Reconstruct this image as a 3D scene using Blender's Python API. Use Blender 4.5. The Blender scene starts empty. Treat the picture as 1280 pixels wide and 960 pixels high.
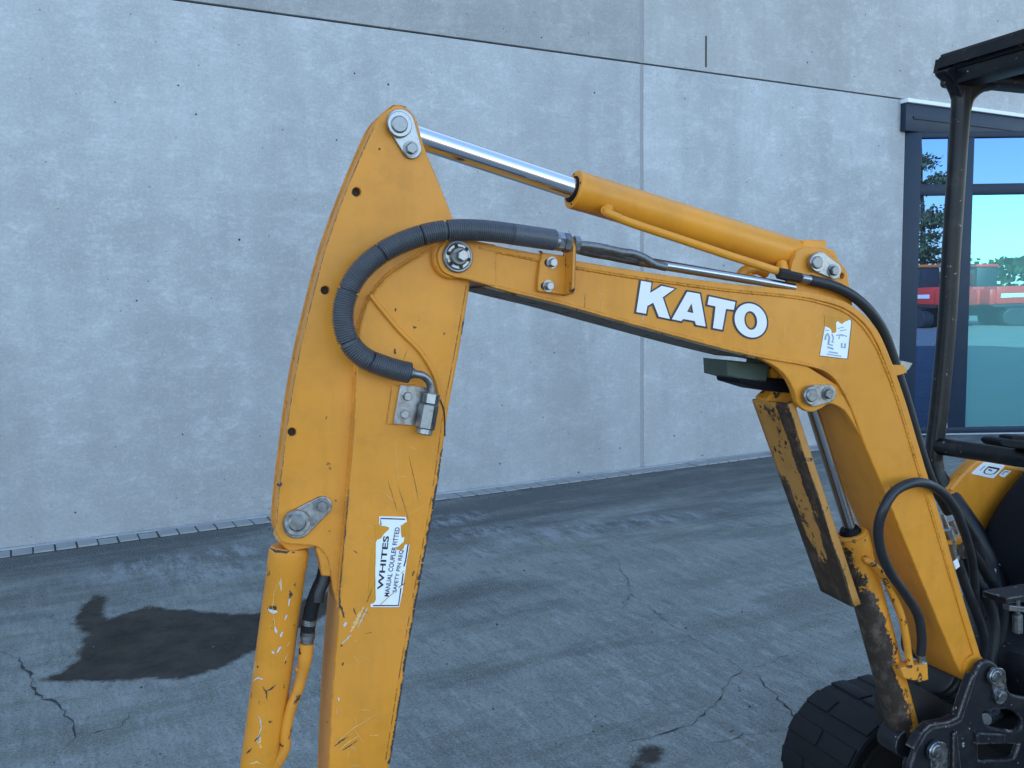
import bpy, bmesh, math, random
from mathutils import Vector, Matrix
random.seed(7)
SC = bpy.context.scene
COL = SC.collection
rad = math.radians

# ------------------------------------------------------------------ camera
F_PX, PITCH, ROLL, CAM_H = 1130.0, rad(5.45), rad(-0.86), 1.6
CAM = Vector((0, 0, CAM_H))
CROT = Matrix.Rotation(math.pi/2 - PITCH, 3, 'X') @ Matrix.Rotation(ROLL, 3, 'Z')
cd = bpy.data.cameras.new('camera')
cam = bpy.data.objects.new('camera', cd)
COL.objects.link(cam)
cam.matrix_world = Matrix.Translation(CAM) @ CROT.to_4x4()
cd.sensor_fit = 'HORIZONTAL'; cd.sensor_width = 36.0
cd.lens = 36.0 * F_PX / 1280.0
cd.clip_start = 0.05; cd.clip_end = 2000
SC.camera = cam

# ------------------------------------------------------------------ light
SUN_EL, SUN_AZ = rad(31), rad(-24)          # behind the building: the yard front lies in its shade
w = bpy.data.worlds.new('World'); SC.world = w; w.use_nodes = True
nt = w.node_tree
bg = nt.nodes['Background']
sky = nt.nodes.new('ShaderNodeTexSky'); sky.sky_type = 'NISHITA'; sky.sun_disc = False
sky.sun_elevation = SUN_EL; sky.sun_rotation = SUN_AZ
sky.air_density = 1.0; sky.dust_density = 0.6; sky.ozone_density = 1.2
nt.links.new(sky.outputs[0], bg.inputs[0]); bg.inputs[1].default_value = 0.12
sd = bpy.data.lights.new('sun', 'SUN'); sd.energy = 3.6; sd.angle = rad(0.5); sd.color = (1, .95, .87)
sun = bpy.data.objects.new('sun', sd); COL.objects.link(sun)
sdir = Vector((math.sin(SUN_AZ)*math.cos(SUN_EL), math.cos(SUN_AZ)*math.cos(SUN_EL), math.sin(SUN_EL)))
sun.rotation_euler = sdir.to_track_quat('Z', 'Y').to_euler()
sun.location = (0, 0, 30)
SC.view_settings.view_transform = 'Standard'; SC.view_settings.look = 'None'
SC.view_settings.exposure = 2.3; SC.view_settings.gamma = 1.0
SC.cycles.max_bounces = 6

# ------------------------------------------------------------------ frames: machine, building
def ray(px, py):
    return (CROT @ Vector(((px-640)/F_PX, -(py-480)/F_PX, -1.0)))
MA = rad(22)                                    # heading of the machine's long axis
U = Vector((math.cos(MA), math.sin(MA), 0)); N_ = Vector((-math.sin(MA), math.cos(MA), 0))
_r = ray(574, 320); _p = CAM + _r*1.65
MO = Vector((_p.x, _p.y, 0))                    # machine origin on the ground, below the dipper pivot
def L(px, py, y):
    """photo pixel -> machine-local point on the plane local y = y"""
    r = ray(px, py); t = (y + (MO-CAM).dot(N_)) / r.dot(N_)
    q = CAM + r*t - MO
    return Vector((q.dot(U), y, q.z))
def MP(px, py, y):                              # metres per pixel there
    return abs(L(px, py+1, y).z - L(px, py-1, y).z)/2
YAW = rad(61.3)
WD = Vector((math.sin(YAW), math.cos(YAW), 0)); WN = Vector((-math.cos(YAW), math.sin(YAW), 0))  # along wall, into wall
_r = ray(803, 585); WO = CAM + _r*(-CAM_H/_r.z); WO.z = 0
def G(px, py, z=0.0):
    r = ray(px, py); return CAM + r*((z-CAM_H)/r.z)
def Wl(px, py, y=0.0):
    r = ray(px, py); t = (y + (WO-CAM).dot(WN)) / r.dot(WN)
    q = CAM + r*t - WO
    return Vector((q.dot(WD), y, q.z))

# ------------------------------------------------------------------ object helpers
def link(o, parent=None):
    COL.objects.link(o)
    if parent is not None: o.parent = parent
    return o
def mesh_obj(name, me, mat, parent=None):
    o = bpy.data.objects.new(name, me)
    if mat is not None and not me.materials: me.materials.append(mat)
    return link(o, parent)
def tag(o, label=None, cat=None, group=None, kind=None):
    for k, v in (('label', label), ('category', cat), ('group', group), ('kind', kind)):
        if v: o[k] = v
    return o
def empty(name, loc, rz=0, parent=None):
    o = bpy.data.objects.new(name, None); o.location = loc; o.rotation_euler = (0, 0, rz); o.empty_display_size = .2
    return link(o, parent)
def finish(bm, name, mat, parent, angle=32, smooth=True):
    bmesh.ops.recalc_face_normals(bm, faces=bm.faces)
    me = bpy.data.meshes.new(name); bm.to_mesh(me); bm.free()
    if smooth:
        for p in me.polygons: p.use_smooth = True
        me.set_sharp_from_angle(angle=rad(angle))
    return mesh_obj(name, me, mat, parent)

def smooth(pts, closed=True, n=6):
    """Catmull-Rom through pts; a third item 'c' marks a corner"""
    P = [Vector((p[0], p[1])) for p in pts]; C = [len(p) > 2 for p in pts]
    out = []; m = len(P); segs = m if closed else m-1
    for i in range(segs):
        a, b = P[i], P[(i+1) % m]
        if closed or i > 0: pa = a - (b-a)*.0 if C[i] else P[i-1]
        else: pa = a
        if C[i]: pa = a
        nb = P[(i+2) % m] if (closed or i+2 < m) else b
        if C[(i+1) % m]: nb = b
        if C[i] and C[(i+1) % m]:
            out.append(a.copy()); continue
        for k in range(n):
            t = k/n
            out.append(.5*((2*a) + (b-pa)*t + (2*pa-5*a+4*b-nb)*t*t + (-pa+3*a-3*b+nb)*t**3))
    if not closed: out.append(P[-1].copy())
    return out
def circle(c, r, n=16, ry=None):
    ry = ry or r
    return [Vector((c[0]+r*math.cos(2*math.pi*i/n), c[1]+ry*math.sin(2*math.pi*i/n))) for i in range(n)]
def toL(pts, y):
    return [(lambda q: Vector((q.x, q.z)))(L(p[0], p[1], y)) for p in pts]

def plate(name, loops, y0, y1, mat, parent, bev=.002, res=1):
    """solid plate: closed loops in (x, z); extra loops inside are holes; from y0 (near) to y1 (far)"""
    cu = bpy.data.curves.new(name, 'CURVE'); cu.dimensions = '2D'; cu.fill_mode = 'BOTH'
    th = abs(y1-y0)
    for lp in loops:
        s = cu.splines.new('POLY'); s.points.add(len(lp)-1); s.use_cyclic_u = True
        for k, p in enumerate(lp): s.points[k].co = (p[0], p[1], 0, 1)
    if th > 0:
        bev = min(bev, th*.4); cu.bevel_depth = bev; cu.bevel_resolution = res; cu.extrude = th/2-bev; cu.offset = -bev
    o = bpy.data.objects.new(name, cu); COL.objects.link(o)
    me = bpy.data.meshes.new_from_object(o)
    bpy.data.objects.remove(o); bpy.data.curves.remove(cu)
    ym = (y0+y1)/2
    me.transform(Matrix(((1, 0, 0, 0), (0, 0, -1, ym), (0, 1, 0, 0), (0, 0, 0, 1))))
    me.materials.clear()
    if th > 0:
        bm = bmesh.new(); bm.from_mesh(me)
        bmesh.ops.remove_doubles(bm, verts=bm.verts, dist=1e-5)
        return finish(bm, name, mat, parent, 20)
    return mesh_obj(name, me, mat, parent)
def plate_px(name, pts, y0, y1, mat, parent, bev=.002, holes=(), n=8, sm=True, yt=None):
    yt = y0 if yt is None else yt          # plane on which the outline was measured
    out = toL(smooth(pts, True, n) if sm else pts, yt)
    return plate(name, [out]+[toL(h, yt) for h in holes], y0, y1, mat, parent, bev)

def frames(path):
    T = []
    for i in range(len(path)):
        a = path[max(i-1, 0)]; b = path[min(i+1, len(path)-1)]
        T.append((b-a).normalized())
    u = T[0].orthogonal().normalized(); F = []
    for t in T:
        u = (u - t*u.dot(t)).normalized(); F.append((u, t.cross(u)))
    return F
def catmull3(pts, n=8):
    P = [Vector(p) for p in pts]; out = []
    for i in range(len(P)-1):
        a, b = P[i], P[i+1]; pa = P[i-1] if i else a; nb = P[i+2] if i+2 < len(P) else b
        for k in range(n):
            t = k/n
            out.append(.5*((2*a) + (b-pa)*t + (2*pa-5*a+4*b-nb)*t*t + (-pa+3*a-3*b+nb)*t**3))
    out.append(P[-1]); return out
def resample(path, step):
    out = [path[0].copy()]; acc = 0.0; 
    for a, b in zip(path, path[1:]):
        d = (b-a).length
        while d > 0 and acc + d >= step:
            t = (step-acc)/d; a = a.lerp(b, t); out.append(a.copy()); d = (b-a).length; acc = 0.0
        acc += d
    return out
def sweep(bm, path, radii, ns=12, cap=True):
    F = frames(path); rings = []
    for p, (u, v), r in zip(path, F, radii):
        rings.append([bm.verts.new(p + (u*math.cos(2*math.pi*k/ns) + v*math.sin(2*math.pi*k/ns))*r) for k in range(ns)])
    for a, b in zip(rings, rings[1:]):
        for k in range(ns): bm.faces.new((a[k], a[(k+1) % ns], b[(k+1) % ns], b[k]))
    if cap:
        bm.faces.new(rings[0][::-1]); bm.faces.new(rings[-1])
def tube(name, pts, r, mat, parent, ns=12, n=8, px=None, straight=False):
    """pts are machine-local points; r a radius or list of radii at the control points"""
    path = [Vector(p) for p in pts] if straight else catmull3(pts, n)
    if isinstance(r, (list, tuple)):
        k = 1 if straight else n; rr = []
        for i in range(len(pts)-1): rr += [r[i] + (r[i+1]-r[i])*j/k for j in range(k)]
        rr.append(r[-1])
    else: rr = [r]*len(path)
    bm = bmesh.new(); sweep(bm, path, rr, ns)
    return finish(bm, name, mat, parent, 40)
def turned(name, a, b, prof, mat, parent, ns=24, angle=28):
    """lathe along a->b; prof = [(t 0..1, radius)...]"""
    a, b = Vector(a), Vector(b); d = (b-a).normalized(); u = d.orthogonal().normalized(); v = d.cross(u)
    bm = bmesh.new(); rings = []
    for t, r in prof:
        c = a.lerp(b, t)
        rings.append([bm.verts.new(c + (u*math.cos(2*math.pi*k/ns) + v*math.sin(2*math.pi*k/ns))*r) for k in range(ns)])
    for p, q in zip(rings, rings[1:]):
        for k in range(ns): bm.faces.new((p[k], p[(k+1) % ns], q[(k+1) % ns], q[k]))
    bm.faces.new(rings[0][::-1]); bm.faces.new(rings[-1])
    return finish(bm, name, mat, parent, angle)
def add_box(bm, lo, hi, M=None, bev=0):
    x0, y0, z0 = lo; x1, y1, z1 = hi
    vs = [bm.verts.new(v) for v in ((x0,y0,z0),(x1,y0,z0),(x1,y1,z0),(x0,y1,z0),(x0,y0,z1),(x1,y0,z1),(x1,y1,z1),(x0,y1,z1))]
    fs = [bm.faces.new([vs[i] for i in f]) for f in ((0,3,2,1),(4,5,6,7),(0,1,5,4),(1,2,6,5),(2,3,7,6),(3,0,4,7))]
    if bev:
        es = list({e for f in fs for e in f.edges})
        r = bmesh.ops.bevel(bm, geom=es, offset=bev, segments=2, affect='EDGES', profile=.5)
        vs = list({v for f in r['faces'] for v in f.verts})
    if M is not None:
        bmesh.ops.transform(bm, matrix=M, verts=vs)
def box(name, lo, hi, mat, parent, bev=0, M=None):
    bm = bmesh.new(); add_box(bm, lo, hi, M, bev); return finish(bm, name, mat, parent)

# ------------------------------------------------------------------ materials
def new_mat(name):
    m = bpy.data.materials.new(name); m.use_nodes = True
    return m, m.node_tree.nodes, m.node_tree.links, m.node_tree.nodes['Principled BSDF']
class NG:
    """small node-graph builder"""
    def __init__(s, name):
        s.m, s.n, s.l, s.b = new_mat(name)
        s.tc = s.n.new('ShaderNodeTexCoord'); s.obj = s.tc.outputs['Object']
    def set(s, sock, v):
        if hasattr(v, 'is_output') or isinstance(v, bpy.types.NodeSocket): s.l.new(v, sock)
        else: sock.default_value = v
    def noise(s, scale, detail=4, rough=.55, vec=None, stretch=None, dist=0, loc=None):
        n = s.n.new('ShaderNodeTexNoise'); n.inputs['Scale'].default_value = scale
        n.inputs['Detail'].default_value = detail; n.inputs['Roughness'].default_value = rough; n.inputs['Distortion'].default_value = dist
        v = vec or s.obj
        if stretch or loc:
            mp = s.n.new('ShaderNodeMapping'); s.l.new(v, mp.inputs[0])
            if stretch: mp.inputs['Scale'].default_value = stretch
            if loc: mp.inputs['Location'].default_value = loc
            v = mp.outputs[0]
        s.l.new(v, n.inputs['Vector']); return n.outputs['Fac']
    def ramp(s, x, a, b, va=0., vb=1.):
        r = s.n.new('ShaderNodeMapRange'); r.clamp = True
        r.inputs[1].default_value = a; r.inputs[2].default_value = b; r.inputs[3].default_value = va; r.inputs[4].default_value = vb
        s.l.new(x, r.inputs[0]); return r.outputs[0]
    def math(s, op, a, b=0.0, c=None):
        n = s.n.new('ShaderNodeMath'); n.operation = op; s.set(n.inputs[0], a); s.set(n.inputs[1], b)
        if c is not None: s.set(n.inputs[2], c)
        return n.outputs[0]
    def mix(s, f, a, b):
        n = s.n.new('ShaderNodeMix'); n.data_type = 'RGBA'
        s.set(n.inputs[0], f)
        for k, v in ((6, a), (7, b)):
            if isinstance(v, tuple): v = (*v, 1) if len(v) == 3 else v
            s.set(n.inputs[k], v)
        return n.outputs[2]
    def xyz(s, vec=None):
        n = s.n.new('ShaderNodeSeparateXYZ'); s.l.new(vec or s.obj, n.inputs[0]); return n.outputs
    def attr(s, name):
        n = s.n.new('ShaderNodeAttribute'); n.attribute_name = name; return n.outputs['Fac']
    def bump(s, h, strength=.3, dist=.002):
        n = s.n.new('ShaderNodeBump'); n.inputs['Strength'].default_value = strength; n.inputs['Distance'].default_value = dist
        s.l.new(h, n.inputs['Height']); s.l.new(n.outputs[0], s.b.inputs['Normal'])
    def edge(s, radius, a=.02, b=.2):
        bv = s.n.new('ShaderNodeBevel'); bv.samples = 4; bv.inputs[0].default_value = radius
        g = s.n.new('ShaderNodeNewGeometry')
        d = s.n.new('ShaderNodeVectorMath'); d.operation = 'DOT_PRODUCT'
        s.l.new(bv.outputs[0], d.inputs[0]); s.l.new(g.outputs['Normal'], d.inputs[1])
        return s.ramp(s.math('SUBTRACT', 1.0, d.outputs['Value']), a, b)
    def out(s, color=None, rough=None, metal=None, spec=None):
        if color is not None: s.set(s.b.inputs['Base Color'], (*color, 1) if isinstance(color, tuple) and len(color) == 3 else color)
        if rough is not None: s.set(s.b.inputs['Roughness'], rough)
        if metal is not None: s.set(s.b.inputs['Metallic'], metal)
        if spec is not None: s.set(s.b.inputs['Specular IOR Level'], spec)
        return s.m

YEL = (.69, .262, .022); RUST = (.028, .017, .011)
def paint(name, base=YEL, chips=.70, edge=.50, scr=0.0, grime=.25, rough=.38, dark=RUST, pale=(.075, .055, .042), wear=None):
    g = NG(name)
    big = g.noise(5, 3); fine = g.noise(70, 4, .6)
    c = g.mix(g.ramp(big, .3, .7), tuple(v*.90 for v in base), tuple(min(1, v*1.07) for v in base))
    c = g.mix(g.math('MULTIPLY', g.ramp(g.noise(22, 5, .65), .48, .72), grime), c, tuple(v*.55 for v in base))
    c = g.mix(g.math('MULTIPLY', g.ramp(g.noise(3.2, 5, .65, loc=(6, 2, 4)), .46, .70), .40), c, tuple(min(1, v*1.08+.035) for v in base))
    c = g.mix(g.math('MULTIPLY', g.ramp(g.noise(16, 5, .65, stretch=(1, 1, .10), loc=(2, 8, 1)), .50, .72), .28), c, tuple(v*.62 for v in base))
    c = g.mix(g.math('MULTIPLY', g.ramp(g.noise(9, 7, .8, loc=(1, 1, 9)), .55, .68), .30), c, tuple(v*.62+.02 for v in base))
    rag = g.noise(130, 6, .7)
    m = g.math('MULTIPLY', g.edge(.005), g.ramp(g.noise(38, 6, .72), edge, edge+.05))       # chipped edges
    m = g.math('MAXIMUM', m, g.math('MULTIPLY', g.ramp(g.noise(45, 2, .5, loc=(3, 1, 2)), chips+.04, chips+.06), g.ramp(rag, .42, .5)))
    rgh = rough
    if scr:                                     # elongated scrapes down to bare metal
        s1 = g.noise(30, 3, .6, stretch=(1, 1, .28), loc=(1, 5, 2), dist=.6)
        sm = g.math('MULTIPLY', g.ramp(s1, .715-scr, .735-scr), g.ramp(rag, .38, .5))
        halo = g.math('MULTIPLY', g.ramp(s1, .70-scr, .715-scr), g.ramp(rag, .38, .5))
        c = g.mix(halo, c, (.75, .52, .25))
        c = g.mix(sm, c, g.mix(g.ramp(g.noise(25, 1, loc=(2, 2, 2)), .45, .55), (.04, .035, .035), (.5, .48, .46)))
    if wear: m = g.math('MAXIMUM', m, wear(g, rag))
    c = g.mix(m, c, g.mix(g.ramp(g.noise(34, 7, .75, stretch=(1, 1, .6)), .48, .66), dark, pale))
    h = g.math('ADD', g.math('MULTIPLY', fine, .25), g.math('MULTIPLY', m, -1.0))
    g.bump(h, .25, .0006)
    return g.out(c, g.math('ADD', g.math('ADD', rough-.08, g.math('MULTIPLY', big, .16)), g.math('MULTIPLY', m, .3)), None, .34)
M = {}
M['yellow'] = paint('yellow_paint')
M['yellow_clean'] = paint('yellow_paint_clean', (.74, .285, .020), .75, .62, 0, .1)
M['yellow_arm'] = paint('yellow_paint_arm', chips=.69, edge=.46, scr=.0)
M['yellow_scraped'] = paint('yellow_paint_scraped', chips=.645, edge=.5, scr=.045)
M['yellow_guard'] = paint('yellow_paint_guard', base=(.47, .21, .04), chips=.6, edge=.3, grime=.6, rough=.5, dark=(.045, .026, .016), pale=(.105, .066, .045),
    wear=lambda g, rag: (lambda a: g.ramp(g.math('ADD', g.math('ADD', g.noise(7, 6, .72, stretch=(1.6, 1.6, .8)), g.math('MULTIPLY', a, .5)), g.math('MULTIPLY', rag, .22)), .700, .745))(g.attr('wear')))
M['yellow_worn'] = paint('yellow_paint_worn', chips=.6, edge=.4, grime=.5, rough=.42, dark=(.036, .024, .017), pale=(.12, .085, .065),
    wear=lambda g, rag: (lambda a: g.ramp(g.math('ADD', g.math('ADD', g.math('MULTIPLY', g.noise(15, 7, .78), 1.5), a), g.math('MULTIPLY', rag, .5)), 1.50, 1.55))(g.attr('wear')))
M['yellow_flaked'] = paint('yellow_paint_flaked', chips=.56, edge=.38, grime=.5)
M['orange'] = paint('yellow_unfaded', (.62, .25, .012), .8, .7, 0, .1)

def metal(name, col, rough, var=.12, bump=.1):
    g = NG(name); n = g.noise(90, 4, .6)
    c = g.mix(g.ramp(n, .3, .75), tuple(v*.55 for v in col), col)
    c = g.mix(g.math('MULTIPLY', g.ramp(g.noise(40, 5, .7), .56, .66), .6), c, (.12, .10, .085))
    g.bump(n, bump, .0005)
    return g.out(c, g.ramp(n, .3, .7, rough-var, rough+var), 1.0)
M['zinc'] = metal('zinc_plate', (.46, .47, .48), .38)
M['steel'] = metal('bare_steel', (.34, .35, .36), .42)
M['oldsteel'] = metal('dull_steel', (.26, .27, .28), .5)
g = NG('chrome_rod'); M['chrome'] = g.out((.78, .79, .81), g.ramp(g.noise(60, 3), .3, .7, .07, .13), 1.0)
g = NG('dull_rod'); M['rod_dull'] = g.out((.42, .43, .45), .25, 1.0)
def plain(name, col, rough, var=.35, scale=20, spec=.5, bump=0, metal=0):
    g = NG(name); n = g.noise(scale, 5, .6)
    c = g.mix(n, tuple(v*(1-var) for v in col), tuple(v*(1+var) for v in col))
    if bump: g.bump(g.noise(scale*6, 4), bump, .001)
    return g.out(c, g.ramp(n, .3, .7, max(0, rough-.06), rough+.06), metal, spec)
M['rubber'] = plain('black_rubber', (.015, .016, .019), .48, .4, 30)
M['rubber_dusty'] = plain('dusty_rubber', (.011, .0115, .013), .62, .5, 14, .22, .3)
M['spring'] = plain('spring_guard', (.065, .069, .078), .42, .35, 60)
M['sticker'] = plain('white_vinyl', (.80, .82, .84), .35, .06, 25)
M['letter'] = plain('white_lettering', (.74, .74, .78), .32, .05, 25)
M['ink'] = plain('black_ink', (.012, .012, .025), .4, .2, 25)
M['greyink'] = plain('grey_ink', (.28, .33, .42), .4, .4, 90)
def black_paint(name, base, fl, rough):
    g = NG(name); n = g.noise(9, 4); rag = g.noise(110, 6, .7)
    e = g.math('MULTIPLY', g.edge(.007), g.ramp(g.noise(26, 6, .75), fl, fl+.06))
    sp = g.math('MULTIPLY', g.ramp(g.noise(55, 2, loc=(4, 4, 1)), .70, .72), g.ramp(rag, .4, .5))
    c = g.mix(n, tuple(v*.7 for v in base), tuple(v*1.4 for v in base))
    c = g.mix(g.math('MULTIPLY', g.ramp(g.noise(16, 6, .7), .5, .75), .35), c, (.07, .06, .05))
    c = g.mix(g.math('MAXIMUM', e, sp), c, g.mix(g.ramp(rag, .4, .65), (.16, .11, .08), (.42, .42, .42)))
    g.bump(rag, .15, .0008)
    return g.out(c, g.math('ADD', rough-.1, g.math('MULTIPLY', n, .2)), None, .3)
M['black'] = black_paint('black_frame_paint', (.006, .0065, .009), .62, .36)
M['black_worn'] = black_paint('black_worn_paint', (.011, .0115, .015), .45, .45)
M['plastic'] = plain('black_plastic', (.005, .006, .009), .6, .3, 30, .15)
M['muddy'] = plain('muddy_steel', (.026, .022, .019), .75, .7, 18, .3, .5)
M['hole'] = plain('hole_dark', (.035, .020, .008), .8, .4, 40)  # dark brown that paints shade inside holes; also colours a few thin lines
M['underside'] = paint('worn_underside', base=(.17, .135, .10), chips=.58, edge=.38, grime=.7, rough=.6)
M['lampgreen'] = plain('lamp_housing', (.055, .078, .062), .6, .5, 25)

# concrete wall
def concrete(name, tone, seed):
    g = NG(name); x = g.xyz()
    big = g.noise(.7, 5, .6, loc=(seed, seed*2, 1)); mid = g.noise(4, 7, .72, stretch=(.75, 1, 1.15), loc=(seed, 3, 1))
    brush = g.noise(10, 7, .72, stretch=(.8, 1, 2.2), loc=(seed, 0, 0)); vert = g.noise(2.4, 4, .6, stretch=(2.2, 1, .22), loc=(seed, 4, 0))
    c = g.mix(g.ramp(big, .35, .65), tuple(v*.84 for v in tone), tuple(v*1.05 for v in tone))
    c = g.mix(g.math('MULTIPLY', g.ramp(mid, .48, .68), .42), c, tuple(min(1, v*1.38) for v in tone))
    c = g.mix(g.math('MULTIPLY', g.ramp(brush, .50, .70), .22), c, tuple(min(1, v*1.4) for v in tone))
    wisp = g.noise(15, 6, .75, stretch=(.8, 1, 1.6), loc=(seed, 8, 2), dist=.4)
    c = g.mix(g.math('MULTIPLY', g.math('MULTIPLY', g.ramp(wisp, .48, .62), g.ramp(mid, .40, .60)), .42), c, tuple(min(1, v*1.5) for v in tone))
    c = g.mix(g.math('MULTIPLY', g.ramp(vert, .50, .54), .10), c, tuple(v*.62 for v in tone))
    c = g.mix(g.math('MULTIPLY', g.ramp(g.noise(1.7, 6, .65, stretch=(1.6, 1, .5), loc=(seed, 9, 5)),   .54, .60), .12), c, tuple(v*.66 for v in tone))
    c = g.mix(g.math('MULTIPLY', g.ramp(g.noise(38, 6, .78, stretch=(1, 1, 1.5)), .48, .68), .46), c, tuple(v*.68 for v in tone))
    c = g.mix(g.math('MULTIPLY', g.ramp(g.noise(52, 5, .75, loc=(7, 1, 1)), .53, .66), .5), c, tuple(min(1, v*1.45) for v in tone))
    c = g.mix(g.math('MULTIPLY', g.ramp(g.noise(.45, 3, .5, stretch=(2.2, 1, .35), loc=(seed, 2, 8)), .52, .56), .16), c, tuple(v*.6 for v in tone))
    cxz = g.n.new('ShaderNodeCombineXYZ'); g.l.new(x[0], cxz.inputs[0]); g.l.new(x[2], cxz.inputs[1])
    vo = g.n.new('ShaderNodeTexVoronoi'); vo.voronoi_dimensions = '2D'; vo.inputs['Scale'].default_value = 2.3; g.l.new(cxz.outputs[0], vo.inputs['Vector'])
    wn = g.n.new('ShaderNodeTexWhiteNoise'); g.l.new(vo.outputs['Position'], wn.inputs['Vector'])
    hole = g.math('LESS_THAN', vo.outputs['Distance'], g.ramp(wn.outputs['Value'], .45, 1, .0, .021))
    c = g.mix(hole, c, (.035, .035, .04))
    vo2 = g.n.new('ShaderNodeTexVoronoi'); vo2.voronoi_dimensions = '2D'; vo2.inputs['Scale'].default_value = 7; g.l.new(cxz.outputs[0], vo2.inputs['Vector'])
    wn2 = g.n.new('ShaderNodeTexWhiteNoise'); g.l.new(vo2.outputs['Position'], wn2.inputs['Vector'])
    h2 = g.math('LESS_THAN', vo2.outputs['Distance'], g.ramp(wn2.outputs['Value'], .72, 1, 0, .045))
    c = g.mix(g.math('MULTIPLY', h2, .6), c, (.1, .1, .1))
    # damp toe of the wall: dust splash
    c = g.mix(g.math('MULTIPLY', g.ramp(x[2], .0, .5, 1, 0), g.ramp(mid, .35, .7, 0, .12)), c, tuple(v*.6 for v in tone))
    g.bump(g.math('ADD', g.math('MULTIPLY', mid, .4), g.math('ADD', g.math('MULTIPLY', g.noise(60, 4, .7), .25), g.math('MULTIPLY', hole, -2.0))), .25, .004)
    return g.out(c, .8, 0, .3)
CT = (.40, .405, .405)
M['wall_a'] = concrete('panel_concrete', CT, 1.0)
M['wall_b'] = concrete('panel_concrete_pale', tuple(v*1.05 for v in CT), 6.0)
M['wall_c'] = concrete('panel_concrete_upper', tuple(v*.94 for v in CT), 11.0)
M['wall_d'] = concrete('panel_concrete_upper_pale', tuple(v*1.08 for v in CT), 17.0)
M['joint'] = plain('joint_sealant', (.25, .215, .18), .8, .2, 10)
M['joint_pale'] = plain('joint_sealant_pale', (.30, .30, .30), .8, .15, 10)
M['roofslot'] = plain('slot_dark', (.06, .055, .05), .8, .3, 10)
M['roofing'] = plain('roofing', (.2, .2, .2), .8, .2, 2)
M['paver'] = plain('paver_concrete', (.30, .30, .285), .85, .3, 6, .3, .4)
M['paver_bed'] = plain('paver_bed', (.05, .05, .048), .9, .4, 20, .2)
M['frame'] = plain('window_frame_grey', (.016, .029, .052), .42, .12, 8, .25)
M['flash'] = plain('white_flashing', (.75, .78, .8), .4, .08, 6)
M['inside'] = plain('dark_interior', (.02, .02, .022), .8, .3, 3)
def pane_mat(name, tint, body, fac):
    g = NG(name); g.out(body, .5)
    gl = g.n.new('ShaderNodeBsdfGlossy'); gl.inputs['Color'].default_value = (*tint, 1); gl.inputs['Roughness'].default_value = 0.0
    bp = g.n.new('ShaderNodeBump'); bp.inputs['Strength'].default_value = .06; bp.inputs['Distance'].default_value = .02
    g.l.new(g.noise(1.1, 1, .4), bp.inputs['Height']); g.l.new(bp.outputs[0], gl.inputs['Normal'])
    mx = g.n.new('ShaderNodeMixShader'); mx.inputs[0].default_value = fac
    g.l.new(g.b.outputs[0], mx.inputs[1]); g.l.new(gl.outputs[0], mx.inputs[2])
    g.l.new(mx.outputs[0], g.n['Material Output'].inputs['Surface']); return g.m
M['glass_dark'] = pane_mat('reflective_glass', (.085, .175, .38), (.006, .010, .018), .78)
M['glass_teal'] = pane_mat('teal_film_glass', (.13, .38, .47), (.24, .60, .58), .72)

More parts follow.
